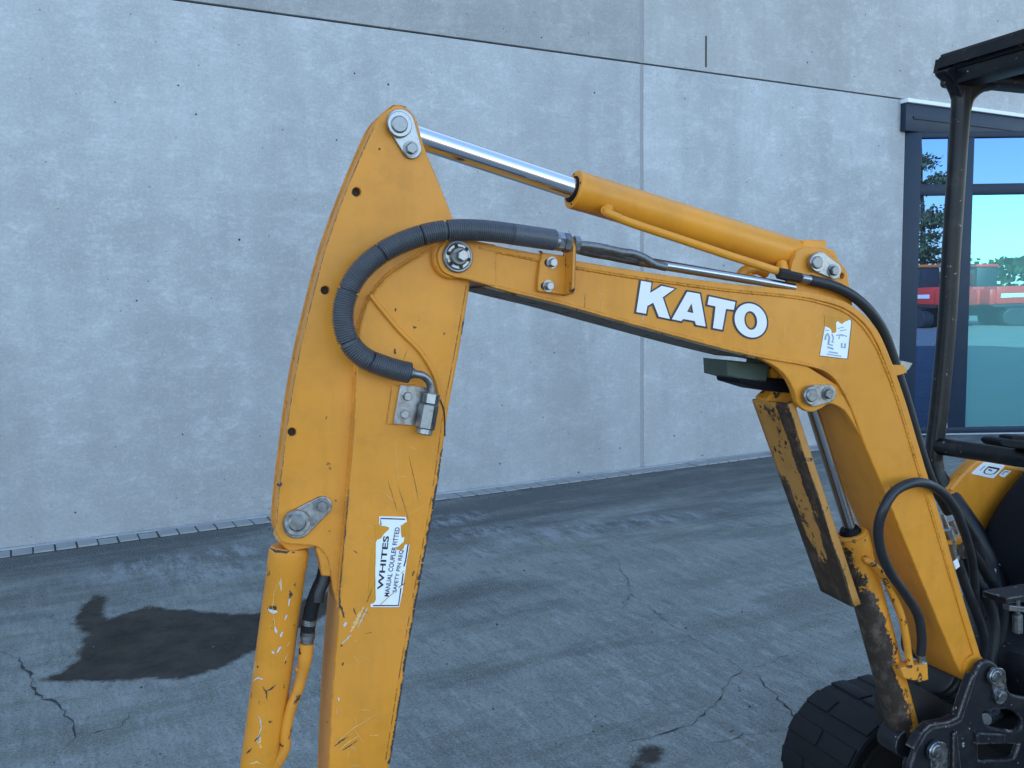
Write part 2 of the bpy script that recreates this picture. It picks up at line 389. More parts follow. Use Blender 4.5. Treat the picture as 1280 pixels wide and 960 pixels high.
# ground concrete: brushed, stained
def ground_mat():
    g = NG('yard_concrete')
    a, b = G(620, 700), G(800, 800); d = (b-a); ang = math.atan2(d.y, d.x)
    mp = g.n.new('ShaderNodeMapping'); mp.vector_type = 'POINT'; mp.inputs['Rotation'].default_value = (0, 0, -ang); g.l.new(g.obj, mp.inputs[0])
    v = mp.outputs[0]
    mpw = g.n.new('ShaderNodeMapping'); mpw.inputs['Rotation'].default_value = (0, 0, -(math.pi/2-YAW)); g.l.new(g.obj, mpw.inputs[0])
    vw = mpw.outputs[0]
    tone = (.205, .213, .188)
    c = g.mix(g.ramp(g.noise(.9, 6, .62), .3, .7), tuple(k*.74 for k in tone), tuple(k*1.2 for k in tone))
    c = g.mix(g.ramp(g.noise(5, 7, .72, vec=v, stretch=(.6, 1.3, 1), loc=(2, 7, 0)), .44, .62, 0, .5), c, (.285, .295, .265))
    c = g.mix(g.ramp(g.noise(3.3, 7, .72, vec=v, stretch=(.7, 1.2, 1), loc=(8, 1, 0)), .50, .64, 0, .5), c, (.125, .132, .120))
    streak = g.noise(7, 7, .74, vec=v, stretch=(.30, 3.2, 1)); streak2 = g.noise(16, 6, .75, vec=v, stretch=(.16, 2.4, 1), loc=(4, 0, 0))
    c = g.mix(g.ramp(streak, .50, .70, 0, .50), c, (.33, .345, .315))
    c = g.mix(g.ramp(streak2, .56, .70, 0, .38), c, (.42, .435, .40))
    c = g.mix(g.ramp(streak2, .44, .30, 0, .55), c, (.085, .092, .088))
    rg = g.noise(13, 8, .82, vec=v, stretch=(.5, 1.5, 1), loc=(7, 7, 1)); rl = g.noise(1.3, 4, .6, loc=(3, 9, 2))
    c = g.mix(g.math('MULTIPLY', g.ramp(rg, .52, .60), g.ramp(rl, .42, .60, .15, .7)), c, (.36, .375, .345))
    rd = g.noise(10, 8, .82, vec=v, stretch=(.55, 1.4, 1), loc=(1, 3, 6))
    c = g.mix(g.math('MULTIPLY', g.ramp(rd, .53, .62), g.ramp(rl, .58, .40, .15, .75)), c, (.095, .10, .09))
    patch = g.noise(2.4, 7, .72, vec=vw, stretch=(.4, 1.4, 1))
    st = g.attr('stain')
    c = g.mix(g.ramp(g.math('ADD', st, g.math('MULTIPLY', g.math('SUBTRACT', patch, .5), 2.6)), .18, .95, 0, .86), c, (.045, .049, .052))
    brown = g.noise(1.9, 6, .72, vec=vw, stretch=(.5, 1.7, 1), loc=(9, 2, 0))
    c = g.mix(g.ramp(brown, .50, .62, 0, .55), c, (.105, .11, .085))
    pale = g.noise(6, 7, .78, vec=v, stretch=(.45, 1.3, 1), loc=(3, 3, 0))
    c = g.mix(g.math('MULTIPLY', g.attr('scuff'), g.ramp(pale, .46, .58)), c, (.32, .345, .355))
    grit = g.noise(110, 4, .75)
    c = g.mix(g.ramp(grit, .50, .66, .0, .7), c, (.37, .385, .36))
    c = g.mix(g.ramp(g.noise(70, 5, .75, loc=(1, 9, 0)), .52, .64, .0, .65), c, (.085, .09, .085))
    c = g.mix(g.ramp(g.noise(46, 2, .5), .735, .76, 0, .7), c, (.42, .44, .43))
    c = g.mix(g.ramp(g.noise(34, 3, .6, loc=(5, 5, 5)), .73, .76, 0, .8), c, (.03, .03, .032))
    wet = g.ramp(g.math('ADD', g.attr('wet'), g.math('MULTIPLY', g.math('SUBTRACT', g.noise(9, 8, .75), .5), .75)), .42, .58)
    c = g.mix(g.math('MULTIPLY', wet, .95), c, g.mix(g.ramp(g.noise(5, 6, .7), .35, .65), (.014, .0105, .008), (.052, .041, .030)))
    g.bump(g.math('ADD', g.math('MULTIPLY', streak2, .5), grit), .5, .004)
    return g.out(c, g.math('SUBTRACT', .82, g.math('MULTIPLY', wet, .05)), 0, .22)
M['ground'] = ground_mat()
M['crack'] = plain('crack_dark', (.05, .053, .052), .9, .4, 30, .2)

# ------------------------------------------------------------------ setting: ground
def sdf_poly(p, poly):
    inside = False; dmin = 1e9; n = len(poly)
    for i in range(n):
        a, b = poly[i], poly[(i+1) % n]
        if (a.y > p.y) != (b.y > p.y) and p.x < (b.x-a.x)*(p.y-a.y)/(b.y-a.y)+a.x: inside = not inside
        ab = b-a; t = max(0, min(1, (p-a).dot(ab)/max(ab.dot(ab), 1e-9))); dmin = min(dmin, (p-a-ab*t).length)
    return -dmin if inside else dmin
def build_ground():
    def axis(lo, hi, step, far):
        k = int((hi-lo)/step); mid = [lo+(hi-lo)*i/k for i in range(k+1)]
        out = [1, 3, 8, 20, 50, 120, far]
        return [lo-o for o in out[::-1]] + mid + [hi+o for o in out]
    X = axis(-5.0, 4.0, .045, 400); Y = axis(1.8, 11.0, .045, 400)
    g2 = lambda pts: [G(*p).to_2d() for p in pts]
    pud = g2([(50,850),(80,838),(96,826),(104,800),(110,794),(92,781),(102,760),(121,742),(135,745),(128,768),(136,775),(150,769),(182,758),(230,762),(300,768),(345,764),(420,735),(425,752),(400,775),(345,798),(315,815),(270,837),(225,850),(170,848),(110,854)])
    drop = g2([(788,955),(790,942),(800,936),(818,933),(829,937),(826,948),(812,952),(806,962),(795,970),(786,964)])
    blobs = [(575,742,90,14,.62),(545,752,70,10,.55),(585,765,40,16,.5),(700,752,26,6,.45),(660,768,60,10,.4),(880,668,70,9,.55),(960,664,60,7,.4),(605,845,70,18,.45),(805,802,26,7,.4),(720,812,40,9,.3),(30,835,70,9,.5),(640,640,120,10,.3),(900,618,120,14,.3),(150,705,200,18,.28),(60,720,120,14,.25),(760,612,270,20,.75),(600,662,110,16,.62),(860,645,150,12,.6),(150,682,230,20,.55),(900,600,150,12,.7)]
    bl = []
    for px, py, rx, ry, s in blobs:
        c = G(px, py).to_2d(); ex = G(px+rx, py-rx*.13).to_2d()-c; ey = G(px, py-ry).to_2d()-c
        bl.append((c, Matrix(((ex.x, ey.x), (ex.y, ey.y))).inverted(), s))
    sc = [(215,705,110,14),(290,690,60,10),(270,715,90,12),(600,665,60,8),(610,690,40,8),(700,665,90,10),(560,650,60,8),(820,650,80,8)]
    scl = []
    for px, py, rx, ry in sc:
        c = G(px, py).to_2d(); ex = G(px+rx, py-rx*.13).to_2d()-c; ey = G(px, py-ry).to_2d()-c
        scl.append((c, Matrix(((ex.x, ey.x), (ex.y, ey.y))).inverted()))
    vs, wet, stain, scuff = [], [], [], []
    wo, wn = WO.to_2d(), WN.to_2d()
    bb = lambda P: (min(p.x for p in P)-.2, max(p.x for p in P)+.2, min(p.y for p in P)-.2, max(p.y for p in P)+.2)
    polys = [(pud, bb(pud)), (drop, bb(drop))]
    for y in Y:
        for x in X:
            p = Vector((x, y)); vs.append((x, y, 0)); d = 1e9
            for P, b in polys:
                if b[0] < x < b[1] and b[2] < y < b[3]: d = min(d, sdf_poly(p, P))
            wet.append(max(0, min(1, .5 - d/.22)))
            dw = -(p-wo).dot(wn)
            s = .78*max(0, 1-abs(dw-.40)/1.7) if dw > -.2 else 0
            for c, Mi, st in bl:
                q = Mi @ (p-c); r = q.length
                if r < 1.3: s = max(s, min(.9, s*.6 + st*(1-(r/1.3)**2)))
            stain.append(s); t = 0
            for c, Mi in scl:
                r = (Mi @ (p-c)).length
                if r < 1.2: t = max(t, 1-(r/1.2)**2)
            scuff.append(t*.75)
    nx = len(X); fs = []
    for j in range(len(Y)-1):
        for i in range(nx-1): fs.append((j*nx+i, j*nx+i+1, (j+1)*nx+i+1, (j+1)*nx+i))
    me = bpy.data.meshes.new('ground'); me.from_pydata(vs, [], fs)
    for nm, data in (('wet', wet), ('stain', stain), ('scuff', scuff)):
        at = me.attributes.new(nm, 'FLOAT', 'POINT'); at.data.foreach_set('value', data)
    o = mesh_obj('ground', me, M['ground']); tag(o, kind='structure', label='grey brushed concrete yard with dark stains and cracks')
    return o
ground = build_ground()
def crack(pts, w0):
    P = [G(*p) for p in pts]; path = []
    for a, b in zip(P, P[1:]):
        n = max(2, int((b-a).length/.03))
        path += [a.lerp(b, i/n) for i in range(n)]
    path.append(P[-1]); bm = bmesh.new(); prev = None
    for i, p in enumerate(path):
        a = path[max(0, i-1)]; b = path[min(len(path)-1, i+1)]; t = (b-a).normalized(); nrm = Vector((-t.y, t.x, 0))
        j = nrm*random.uniform(-.012, .012) if 0 < i < len(path)-1 else Vector()
        fade = min(1, i/4+.25, (len(path)-1-i)/4+.25)
        ww = w0*.68*fade*random.choice((.25, .4, .7, 1.0, 1.8))
        cur = (bm.verts.new(p+j+nrm*ww+Vector((0, 0, .003))), bm.verts.new(p+j-nrm*ww+Vector((0, 0, .003))))
        if prev: bm.faces.new((prev[0], prev[1], cur[1], cur[0]))
        prev = cur
    me = bpy.data.meshes.new('crack'); bm.to_mesh(me); bm.free()
    mesh_obj('crack', me, M['crack'], ground)
for pts, w0 in [([(-5,815),(12,820),(27,826),(35,840),(40,858),(55,874),(70,876),(80,890),(95,910),(97,920),(93,925)], .006),
                ([(97,918),(115,917),(130,914),(145,912),(155,903),(168,888)], .003), ([(93,925),(85,934),(75,940)], .0025),
                ([(55,835),(57,828),(70,820)], .003),
                ([(770,700),(783,722),(790,742),(800,752)], .0022), ([(788,742),(780,754),(779,762)], .003),
                ([(800,752),(840,782),(880,806),(910,825),(927,838)], .0022), ([(927,838),(947,846),(962,862),(985,888),(1000,900)], .0055),
                ([(927,838),(955,832),(975,822),(1000,815)], .003), ([(927,838),(908,855),(902,870),(885,890),(865,907)], .003),
                ([(865,907),(830,915),(785,929),(800,944)], .003), ([(860,948),(885,940),(890,930),(920,922),(950,917),(985,910)], .0025),
                ([(865,907),(885,928)], .002), ([(815,603),(838,612)], .004), ([(905,640),(915,650)], .002)]:
    crack(pts, w0)

# ------------------------------------------------------------------ setting: building
WRZ = math.atan2(WD.y, WD.x)
bld = empty('concrete_building', WO, WRZ)
tag(bld, 'pale grey precast concrete building with recessed panel joints and a dark framed window at right', 'building')
def wl(px, py): return Wl(px, py)
zj = .5*(wl(800, 79).z + wl(1118, 122.5).z)
xw0 = wl(1131.6, 165).x                       # left edge of the window frame
print('wall: joint z', zj, 'window x', xw0, 'left frame x', wl(0, 500).x, 'glass', wl(1150, 300), wl(1218, 300), wl(1200, 540))
H = 11.0; J = .021
box('wall_core', (-40, .06, -.3), (xw0-.02, 14, H-.02), M['joint'], bld)
box('wall_core', (xw0+4.6, .061, -.3), (46, 14, H-.021), M['joint'], bld)
box('wall_core', (xw0-.02, .062, zj), (xw0+4.6, 14, H-.022), M['joint'], bld)
box('wall_core', (xw0-.02, 1.6, -.3), (xw0+4.6, 14, zj), M['inside'], bld)
def panel(x0, x1, z0, z1, mat):
    return box('wall_panel', (x0, 0, z0), (x1, .065, z1), mat, bld, .006)
cols = [-38, -31.5, -25, -18.5, -12.4, -6.2, 0]
for a, b in zip(cols, cols[1:]):
    panel(a+J, b-J, -.05, zj-.007, M['wall_a']); panel(a+J, b-J, zj+.007, H, M['wall_c'])
panel(J*.8, xw0, -.05, zj-.007, M['wall_b'])
xr = [xw0+4.6, xw0+10.6, xw0+16.6, xw0+22.6, xw0+28.6, xw0+34.6]
for a, b in zip(xr, xr[1:]): panel(a+J, b-J, -.05, zj-.007, M['wall_a'])
xu = [0, 6.2, 12.4, 18.6, 24.8, 31, 37.2]
for a, b in zip(xu, xu[1:]): panel(a+J, b-J, zj+.007, H, M['wall_d'])
# pale sealant bead in the vertical joint, dark arris in the bed joint
box('sealant_bead', (-J*1.2, .0075, 0), (J*1.2, .06, zj-.006), M['joint_pale'], bld)
box('sealant_bead', (-J*1.2, .0076, zj+.006), (J*1.2, .06, H-.1), M['joint_pale'], bld)
p = wl(882.5, 45); q = wl(882.5, 84)
box('lifting_slot', (p.x-.011, -.0015, q.z), (p.x+.011, .02, p.z), M['roofslot'], bld)
box('roof', (-40.1, -.05, H), (46.1, 14.1, H+.12), M['roofing'], bld, .01)
# concrete toe between wall and pavers
box('footing', (-30, -.045, -.05), (xw0+16, -.001, .012), M['wall_a'], bld, .004)

# glazed bay: stands at the end of the wall, square to the yard (a corner bay, at an angle to the wall)
BAY = Vector((WO.x, WO.y, 0)) + WD*xw0; BY = BAY.y
def Bl(px, py, y=0.0):
    r = ray(px, py); t = (BY+y-CAM.y)/r.y; q = CAM + r*t
    return Vector((q.x-BAY.x, y, q.z))
def mirror(p): return Vector((p.x, 2*(BY+.05)-p.y, p.z))
lin = box('lintel', (xw0-.085, -.07, Bl(1131, 164).z-.01), (xw0+5.2, .05, zj-.05), M['frame'], bld, .006)
box('soffit_rib', (xw0+.03, -.082, Bl(1131, 164).z+.12), (xw0+5.0, -.0705, Bl(1131, 164).z+.15), M['frame'], lin, .002)
box('flashing', (xw0-.095, -.10, zj-.05), (xw0+5.22, .055, zj-.008), M['flash'], lin, .003)
ztop = Bl(1140, 165.5).z; zb = max(.015, Bl(1150, 545).z); print('bay z', zb, ztop)
win = empty('window', (xw0, 0, 0), -WRZ, bld)
XE = 3.3
def member(x0, z0, x1, z1, y0=0.0): box('frame_member', (x0, y0, z0), (x1, y0+.11, z1), M['frame'], win, .004)
x_g0 = Bl(1150.5, 250).x; x_m0 = Bl(1187, 250).x; x_m1 = Bl(1216, 250).x; x_m2 = x_m1+1.25; x_m3 = x_m2+.2
zt0, zt1 = Bl(1160, 244).z, Bl(1160, 230.5).z
zg0, zg1 = Bl(1206, 534).z, Bl(1160, 172.5).z
member(0, zb, x_g0, ztop); member(x_m0, zg0, x_m1, zg1, .002); member(x_m2, zg0, x_m3, zg1, .002); member(XE-.15, zb, XE, ztop)
member(x_g0, zg1, XE-.15, ztop, .001); member(x_g0, zb, XE-.15, zg0, .001)
box('glazing_bead', (x_m0+.03, -.012, zg0), (x_m0+.045, .0, zg1), M['flash'], win)
spans = ((x_g0, x_m0), (x_m1, x_m2), (x_m3, XE-.15))
for a_, b_ in spans: member(a_, zt0, b_, zt1, .003)
for k, (a_, b_) in enumerate(spans):
    for z0, z1, up in ((zg0, zt0, 0), (zt1, zg1, 1)):
        box('pane', (a_-.004, .045, z0-.004), (b_+.004, .06, z1+.004), M['glass_teal'] if (k >= 1 and not up) else M['glass_dark'], win)
box('pane', (XE-.07, .11, zb), (XE-.055, 1.75, ztop), M['glass_dark'], win)
plate_ = [(0, .10), (XE, .10), (XE, XE*math.tan(WRZ)+.05), (0, .11)]
bm = bmesh.new(); lo_ = [bm.verts.new((x, y, ztop-.02)) for x, y in plate_]; hi_ = [bm.verts.new((x, y, ztop)) for x, y in plate_]
bm.faces.new(lo_[::-1]); bm.faces.new(hi_)
for i in range(4): bm.faces.new((lo_[i], lo_[(i+1) % 4], hi_[(i+1) % 4], hi_[i]))
finish(bm, 'bay_cap', M['frame'], win)
box('plinth', (-.01, -.012, -.05), (XE+.01, .12, zb-.001), M['wall_b'], win, .004)

# paver strip along the wall
strip = box('paver_strip', (-30, -.235, -.06), (xw0+16, -.047, .003), M['paver_bed'], None)
strip.location = WO; strip.rotation_euler = (0, 0, WRZ)
tag(strip, 'narrow strip of concrete pavers along the foot of the wall', kind='structure')
x0 = wl(0, 690).x - 1.6; step = .128; i = 0; proto = []
for v in range(5):
    bm = bmesh.new(); add_box(bm, (.0045, -.225, -.03), (step-.0045, -.062, .0), None, .006)
    bmesh.ops.recalc_face_normals(bm, faces=bm.faces); me = bpy.data.meshes.new('paver'); bm.to_mesh(me); bm.free(); me.materials.append(M['paver']); proto.append(me)
while x0 + i*step < xw0 - .2 and i < 290:
    o = bpy.data.objects.new('paver', random.choice(proto)); link(o, strip)
    o.location = (x0+i*step, random.uniform(-.005, .005), .012+random.uniform(-.006, .004)); o.rotation_euler = (random.uniform(-.01, .01), random.uniform(-.012, .012), random.uniform(-.012, .012)); i += 1
print('pavers', i)
# grit and small stones swept against the wall and over the yard
bm = bmesh.new()
for i in range(420):
    if i < 190: p = WO + WD*random.uniform(-7, 6) - WN*(.24+abs(random.gauss(0, .12)))
    else: p = G(random.uniform(-40, 1240), random.uniform(640, 970))
    r_ = random.choice((.002, .003, .003, .004, .006))*random.uniform(.7, 1.2)
    bmesh.ops.create_icosphere(bm, subdivisions=1, radius=r_, matrix=Matrix.Translation((p.x, p.y, r_*.5)) @ Matrix.Rotation(random.uniform(0, 6), 4, 'Z') @ Matrix.Diagonal((1, random.uniform(.6, 1), random.uniform(.5, .8), 1)))
o = finish(bm, 'gravel', plain('gravel_stone', (.09, .09, .085), .9, .6, 3, .2), None, 20); tag(o, 'scattered small stones and grit on the concrete yard', kind='stuff')
# weed by the wall
wp = G(871, 575)
weed = empty('weed', wp); tag(weed, 'small green weed growing at the foot of the concrete wall', 'weed')
g = NG('weed_leaf'); lf = g.out((.05, .085, .03), .6)
bm = bmesh.new()
for i in range(26):
    a = random.uniform(0, 6.28); l = random.uniform(.04, .12); t = random.uniform(.3, 1.2)
    d = Vector((math.cos(a)*math.sin(t), math.sin(a)*math.sin(t), math.cos(t))); s = d.cross(Vector((0, 0, 1))).normalized()*random.uniform(.006, .012)
    b0 = Vector((math.cos(a), math.sin(a), 0))*random.uniform(0, .03); c0 = b0+d*l*.5; t0 = b0+d*l-Vector((0, 0, l*.2))
    vs = [bm.verts.new(v) for v in (b0, c0-s, t0, c0+s)]; bm.faces.new(vs)
me = bpy.data.meshes.new('leaves'); bm.to_mesh(me); bm.free(); o = mesh_obj('leaves', me, lf, weed); o['kind'] = 'stuff'

# ------------------------------------------------------------------ the machine
mach = empty('mini_excavator', MO, MA)
tag(mach, 'yellow mini excavator with scratched dipper arm, chrome rams and black canopy parked beside the wall', 'excavator')
YB = -.075     # near face of the boom
YA = -.054     # near face of the dipper box
YK = -.038     # near face of the dipper bracket
# --- dipper arm
br = [(484,137),(492,131),(506,133),(519,147),(526,168),(531,186),(546,222),(567,275),(588,330,'c'),(560,420,'c'),(500,640),(455,745),(424,764,'c'),(416,735),(411,703),(401,687),(388,682),(362,680),(350,674),(345,657),(349,610),(355,560),(363,500),(374,440),(388,380),(404,318),(423,262),(448,200),(469,154)]
def octo(px, py, r): return circle((px, py), r, 10)
holes = [octo(445.5, 240, 5.6), octo(406.5, 363, 5.4), octo(365, 540, 5.4)]
dip = plate_px('dipper_bracket', br, YK, YK+.014, M['yellow_arm'], mach, .0015, holes)
plate_px('far_plate', br, .020, .032, M['yellow_arm'], dip, .0015, yt=YK)
core = [(p[0]+(2.2 if p[0] < 470 and p[1] < 680 else 0), p[1]) + tuple(p[2:]) for p in br]
plate_px('cover_plate', core, YK+.013, .021, M['yellow_arm'], dip, .001, yt=YK)
bx = [(592,330,'c'),(589,350,'c'),(576,430,'c'),(561,511,'c'),(547,610,'c'),(529,709,'c'),(511,810,'c'),(487,960,'c'),(462,1120,'c'),(452,1290,'c'),(436,1300,'c'),(424,1290,'c'),(404,1120,'c'),(411,960,'c'),(416,860),(424,764),(424,748),(428,700),(436,610),(443,520),(445,460),(447,425),(452,398),(463,372),(482,348),(510,328),(545,308),(575,300,'c')]
arm = plate_px('dipper_arm', bx, YA, -YA, M['yellow_arm'], mach, .004)
def weld(pts, y, r, parent, mat=None):
    path = resample(catmull3([L(px, py, y) for px, py in pts], 10), .0035)
    bm = bmesh.new(); sweep(bm, path, [r*(1+.22*math.sin(i*1.9)+random.uniform(-.1, .1)) for i in range(len(path))], 8)
    return finish(bm, 'weld_bead', mat or M['yellow'], parent, 60)
weld([(545,306),(510,326),(482,346),(463,370),(451,398),(446,425),(444,460),(442,520),(435,610),(427,700),(423,745),(424,760)], YK-.001, .0036, arm, M['yellow_arm'])
weld([(583,356),(570,430),(555,511),(541,610),(523,709),(505,808),(482,950)], YA+.0004, .0012, arm, M['yellow_arm'])
# thin welded wire line (grease pipe) across the box face
tube('grease_pipe', [L(462,368,YA-.001), L(478,388,YA-.002), L(500,414,YA-.002), L(522,436,YA-.002), L(536,456,YA-.002), L(546,478,YA-.001), L(549,500,YA-.001)], .0042, M['yellow_arm'], arm, 10)
tube('grease_pipe', [L(550,500,YA), L(555,515,YA), L(556,545,YA+.001)], .0015, M['hole'], arm, 6)
# --- boss and pivot bolt
def disc(name, px, py, rpx, y0, y1, mat, parent, ns=28, prof=None):
    c = L(px, py, y0); r = rpx*MP(px, py, y0)
    a = Vector((c.x, y1, c.z)); b = Vector((c.x, y0, c.z))
    prof = prof or [(0, 1), (.8, 1), (1, .93)]
    return turned(name, a, b, [(t, r*k) for t, k in prof], mat, parent, ns)
def hexbolt(name, px, py, rpx, y0, h, mat, parent, washer=True):
    c = L(px, py, y0); s = MP(px, py, y0); r = rpx*s; rot = random.uniform(0, 1)
    bm = bmesh.new()
    def ring(k, rr, n, y): return [bm.verts.new((c.x+rr*math.cos(rot+2*math.pi*i/n), y, c.z+rr*math.sin(rot+2*math.pi*i/n))) for i in range(n)]
    if washer:
        a = ring(0, r*1.35, 18, y0); b = ring(0, r*1.35, 18, y0-.002)
        for i in range(18): bm.faces.new((a[i], a[(i+1) % 18], b[(i+1) % 18], b[i]))
        bm.faces.new(b)
    a = ring(0, r, 6, y0-.0018); b = ring(0, r, 6, y0-h*.85); d = ring(0, r*.86, 6, y0-h)
    for i in range(6):
        bm.faces.new((a[i], a[(i+1) % 6], b[(i+1) % 6], b[i])); bm.faces.new((b[i], b[(i+1) % 6], d[(i+1) % 6], d[i]))
    bm.faces.new(d)
    return finish(bm, name, mat, parent, 20)
for hx, hy in ((445.5, 240), (406.5, 363), (365, 540)): disc('hole', hx, hy, 6.5, YK+.009, YK+.0128, M['hole'], dip, 12)  # dark discs inside the bracket holes, painting the shade in them
disc('pivot_boss', 566, 322, 27, YA-.012, YA+.01, M['yellow'], arm)
pb = disc('pivot_bolt', 573, 321, 20, YB-.006, YB+.004, M['steel'], mach)
disc('lock_ring', 573.5, 320.5, 17, YB-.010, YB-.006, M['zinc'], pb, 28, [(0, 1), (.6, 1), (1, .9)])
for i in range(6):
    a = i*math.pi/3+.3
    disc('notch', 573.5+13.3*math.cos(a), 320.5+13.3*math.sin(a), 2.7, YB-.0108, YB-.009, M['hole'], pb, 8)
disc('lock_nut', 575, 320, 12, YB-.017, YB-.009, M['oldsteel'], pb, 24, [(0, 1), (.7, 1), (1, .85)])
hexbolt('bolt_head', 577, 319.5, 7.6, YB-.016, .011, M['zinc'], pb, False)

# --- boom
btop = [(576,300),(600,303),(640,311),(690,320),(720,326),(800,339),(900,353),(990,362),(1030,369),(1060,379),(1082,395),(1097,413),(1110,440),(1130,495),(1150,562),(1180,662),(1204,747),(1226,820)]
bbot = [(1214,852),(1199,838),(1145,710),(1107,617),(1083,561),(1068,520),(1056,494),(1046,477),(1030,464),(1005,457),(945,446),(880,430),(770,400),(702,381),(640,366),(612,358)]
web = [(612,307,'c')] + [p for p in btop if p[0] > 612][:-1] + [(1226,820,'c'),(1214,852,'c')] + bbot[1:-1] + [(612,358,'c')]
boom = plate_px('boom', web, YB+.004, -YB-.004, M['yellow'], mach, .003)
endp = [(620,306,'c'),(600,302),(576,297),(560,301),(549,312),(548,326),(554,339),(568,346),(590,351),(620,360,'c')]
for y0 in (YB+.001, -YB-.016):
    plate_px('boom_end_plate', endp, y0, y0+.013, M['yellow'], boom, .002)
# flanges follow the outer and inner outlines, proud of the web
def flange(name, pts, th_px, y0, mat, parent, side):
    P = smooth(pts, False, 5); inner = []
    for i, p in enumerate(P):
        a = P[max(0, i-1)]; b = P[min(len(P)-1, i+1)]; t = (b-a).normalized(); n = Vector((-t.y, t.x))*side
        inner.append(p+n*th_px)
    return plate(name, [toL(P+inner[::-1], y0)], y0, -y0, mat, parent, .0018)
flange('top_flange', [(600,303)]+btop[2:], 8.0, YB, M['yellow'], boom, 1)
flange('bottom_flange', [(612,358)]+bbot[::-1][1:10], 4.5, YB+.001, M['yellow_arm'], boom, -1)
P_ = smooth([(606,357)]+bbot[::-1][1:6], False, 5); O_ = []
for i_, p_ in enumerate(P_):
    a_ = P_[max(0, i_-1)]; b_ = P_[min(len(P_)-1, i_+1)]; t_ = (b_-a_).normalized(); O_.append(p_+Vector((-t_.y, t_.x))*2.6)
plate('bottom_plate', [toL(P_+O_[::-1], YB+.004)], YB+.004, -YB-.004, M['underside'], boom, .001)
weld([(612,313),(690,329),(720,335),(800,348),(900,362),(990,371.5),(1027,379),(1054,389),(1074,404),(1089,424),(1101,447),(1121,500),(1141,566),(1171,666),(1196,750)], YB+.0035, .0028, boom)
# underside of the boom in dull, worn paint
# --- boom-top bracket with ram pin
tb = [(985,362,'c'),(988,340),(996,315),(1012,309),(1030,310),(1046,324),(1058,338),(1062,357),(1066,382,'c'),(1030,372,'c')]
for y0 in (-.046, .032):
    plate_px('ram_bracket', tb, y0, y0+.014, M['yellow'], boom, .002, [octo(1051.5, 345, 4)])
# --- pin plates
def pin_plate(pin, bolt, rp, rb, y, label=None):
    s = MP(pin[0], pin[1], y); a = L(*pin, y); b = L(*bolt, y)
    A = Vector((a.x, a.z)); B = Vector((b.x, b.z)); t = (B-A).normalized(); ang = math.atan2(t.y, t.x)
    r1, r2 = rp*1.12*s, rb*1.75*s; lp = []
    for i in range(13):
        th = ang+math.pi/2+math.pi*i/12; lp.append(A+Vector((math.cos(th), math.sin(th)))*r1)
    for i in range(13):
        th = ang-math.pi/2+math.pi*i/12; lp.append(B+Vector((math.cos(th), math.sin(th)))*r2)
    o = plate('pin_plate', [lp], y-.006, y+.002, M['zinc'], mach, .0015)
    disc('pin_collar', pin[0], pin[1], rp, y-.015, y-.005, M['zinc'], o, 28, [(0, 1), (.75, 1), (1, .93)])
    disc('pin_head', pin[0], pin[1], rp*.66, y-.019, y-.014, M['steel'], o, 24, [(0, 1), (.7, 1), (1, .85)])
    hexbolt('bolt_head', bolt[0], bolt[1], rb, y-.006, .010, M['steel'], o)
    return o
pin_plate((500,155), (513.5,186), 16.5, 7.5, YK-.001)
pin_plate((372,654), (402,632), 16.5, 7.0, YK-.001)
pin_plate((1023,328), (1041,338.5), 12.0, 6.2, -.047)
# --- arm ram
rodA, rodB = L(505,166,0), L(722,237,0); barB = L(1003,322,0); d = (barB-rodA)
arr = turned('arm_ram', L(716,236.5,0), L(1000,323,0), [(0,.0345),(.004,.037),(.05,.037),(.052,.0365),(.98,.0365),(1,.033)], M['yellow_clean'], mach, 32)
turned('ram_rod', rodA, L(730,240.5,0), [(0,.0205),(1,.0205)], M['chrome'], arr, 32)
turned('rod_seal', L(714.0,235.8,0), L(716.2,236.6,0), [(0,.0235),(.4,.026),(1,.026)], M['plastic'], arr, 28)
for k in range(4):
    a = k*math.pi/2+.5; ax = (barB-rodA).normalized(); u = ax.orthogonal().normalized(); v = ax.cross(u)
    c = L(715.8,236.4,0)+(u*math.cos(a)+v*math.sin(a))*.031
    turned('gland_hole', c-ax*.0006, c+ax*.002, [(0,.0022),(1,.0022)], M['hole'], arr, 8)
turned('ram_eye', Vector((L(1022,328,0).x, -.030, L(1022,328,0).z)), Vector((L(1022,328,0).x, .030, L(1022,328,0).z)), [(0,.028),(1,.028)], M['yellow_clean'], arr, 24)
box('ram_neck', (L(992,320,0).x, -.03, L(1000,345,0).z), (L(1022,328,0).x, .03, L(1000,303,0).z+.004), M['yellow_clean'], arr, .006)
turned('port_boss', L(760,262,-.026), L(757,263,-.048), [(0,.0115),(.7,.0115),(1,.009)], M['yellow_clean'], arr, 16)
tube('port_pipe', [L(757,262,-.040), L(760,266,-.050), L(770,271,-.053), L(790,279,-.053), L(850,299,-.052), L(910,319,-.052), L(960,335,-.052), L(978,341,-.052)], .0082, M['yellow_clean'], arr, 12)
turned('port_boss', L(977,331,-.03), L(980,341,-.05), [(0,.012),(1,.010)], M['yellow_clean'], arr, 14)
turned('hose_end', L(973,341.5,-.058), L(1001,347.5,-.060), [(0,.0115),(.45,.0125),(.5,.010),(1,.010)], M['muddy'], mach, 6, 20)
turned('hose_ferrule', L(999,347,-.060), L(1015,350.5,-.061), [(0,.0085),(.5,.010),(1,.0095)], M['zinc'], mach, 14)
tube('boom_hose', [L(1012,350,-.061), L(1040,357,-.062), L(1066,370,-.061), L(1088,390,-.058), L(1104,414,-.053), L(1115,442,-.05), L(1123,468,-.048), L(1133,500,-.045), L(1160,590,-.03), L(1185,640,.0)], .0112, M['rubber'], mach, 14)
turned('port_boss', L(938,344,0), L(935,352,0), [(0,.014),(1,.014)], M['yellow_clean'], arr, 14)
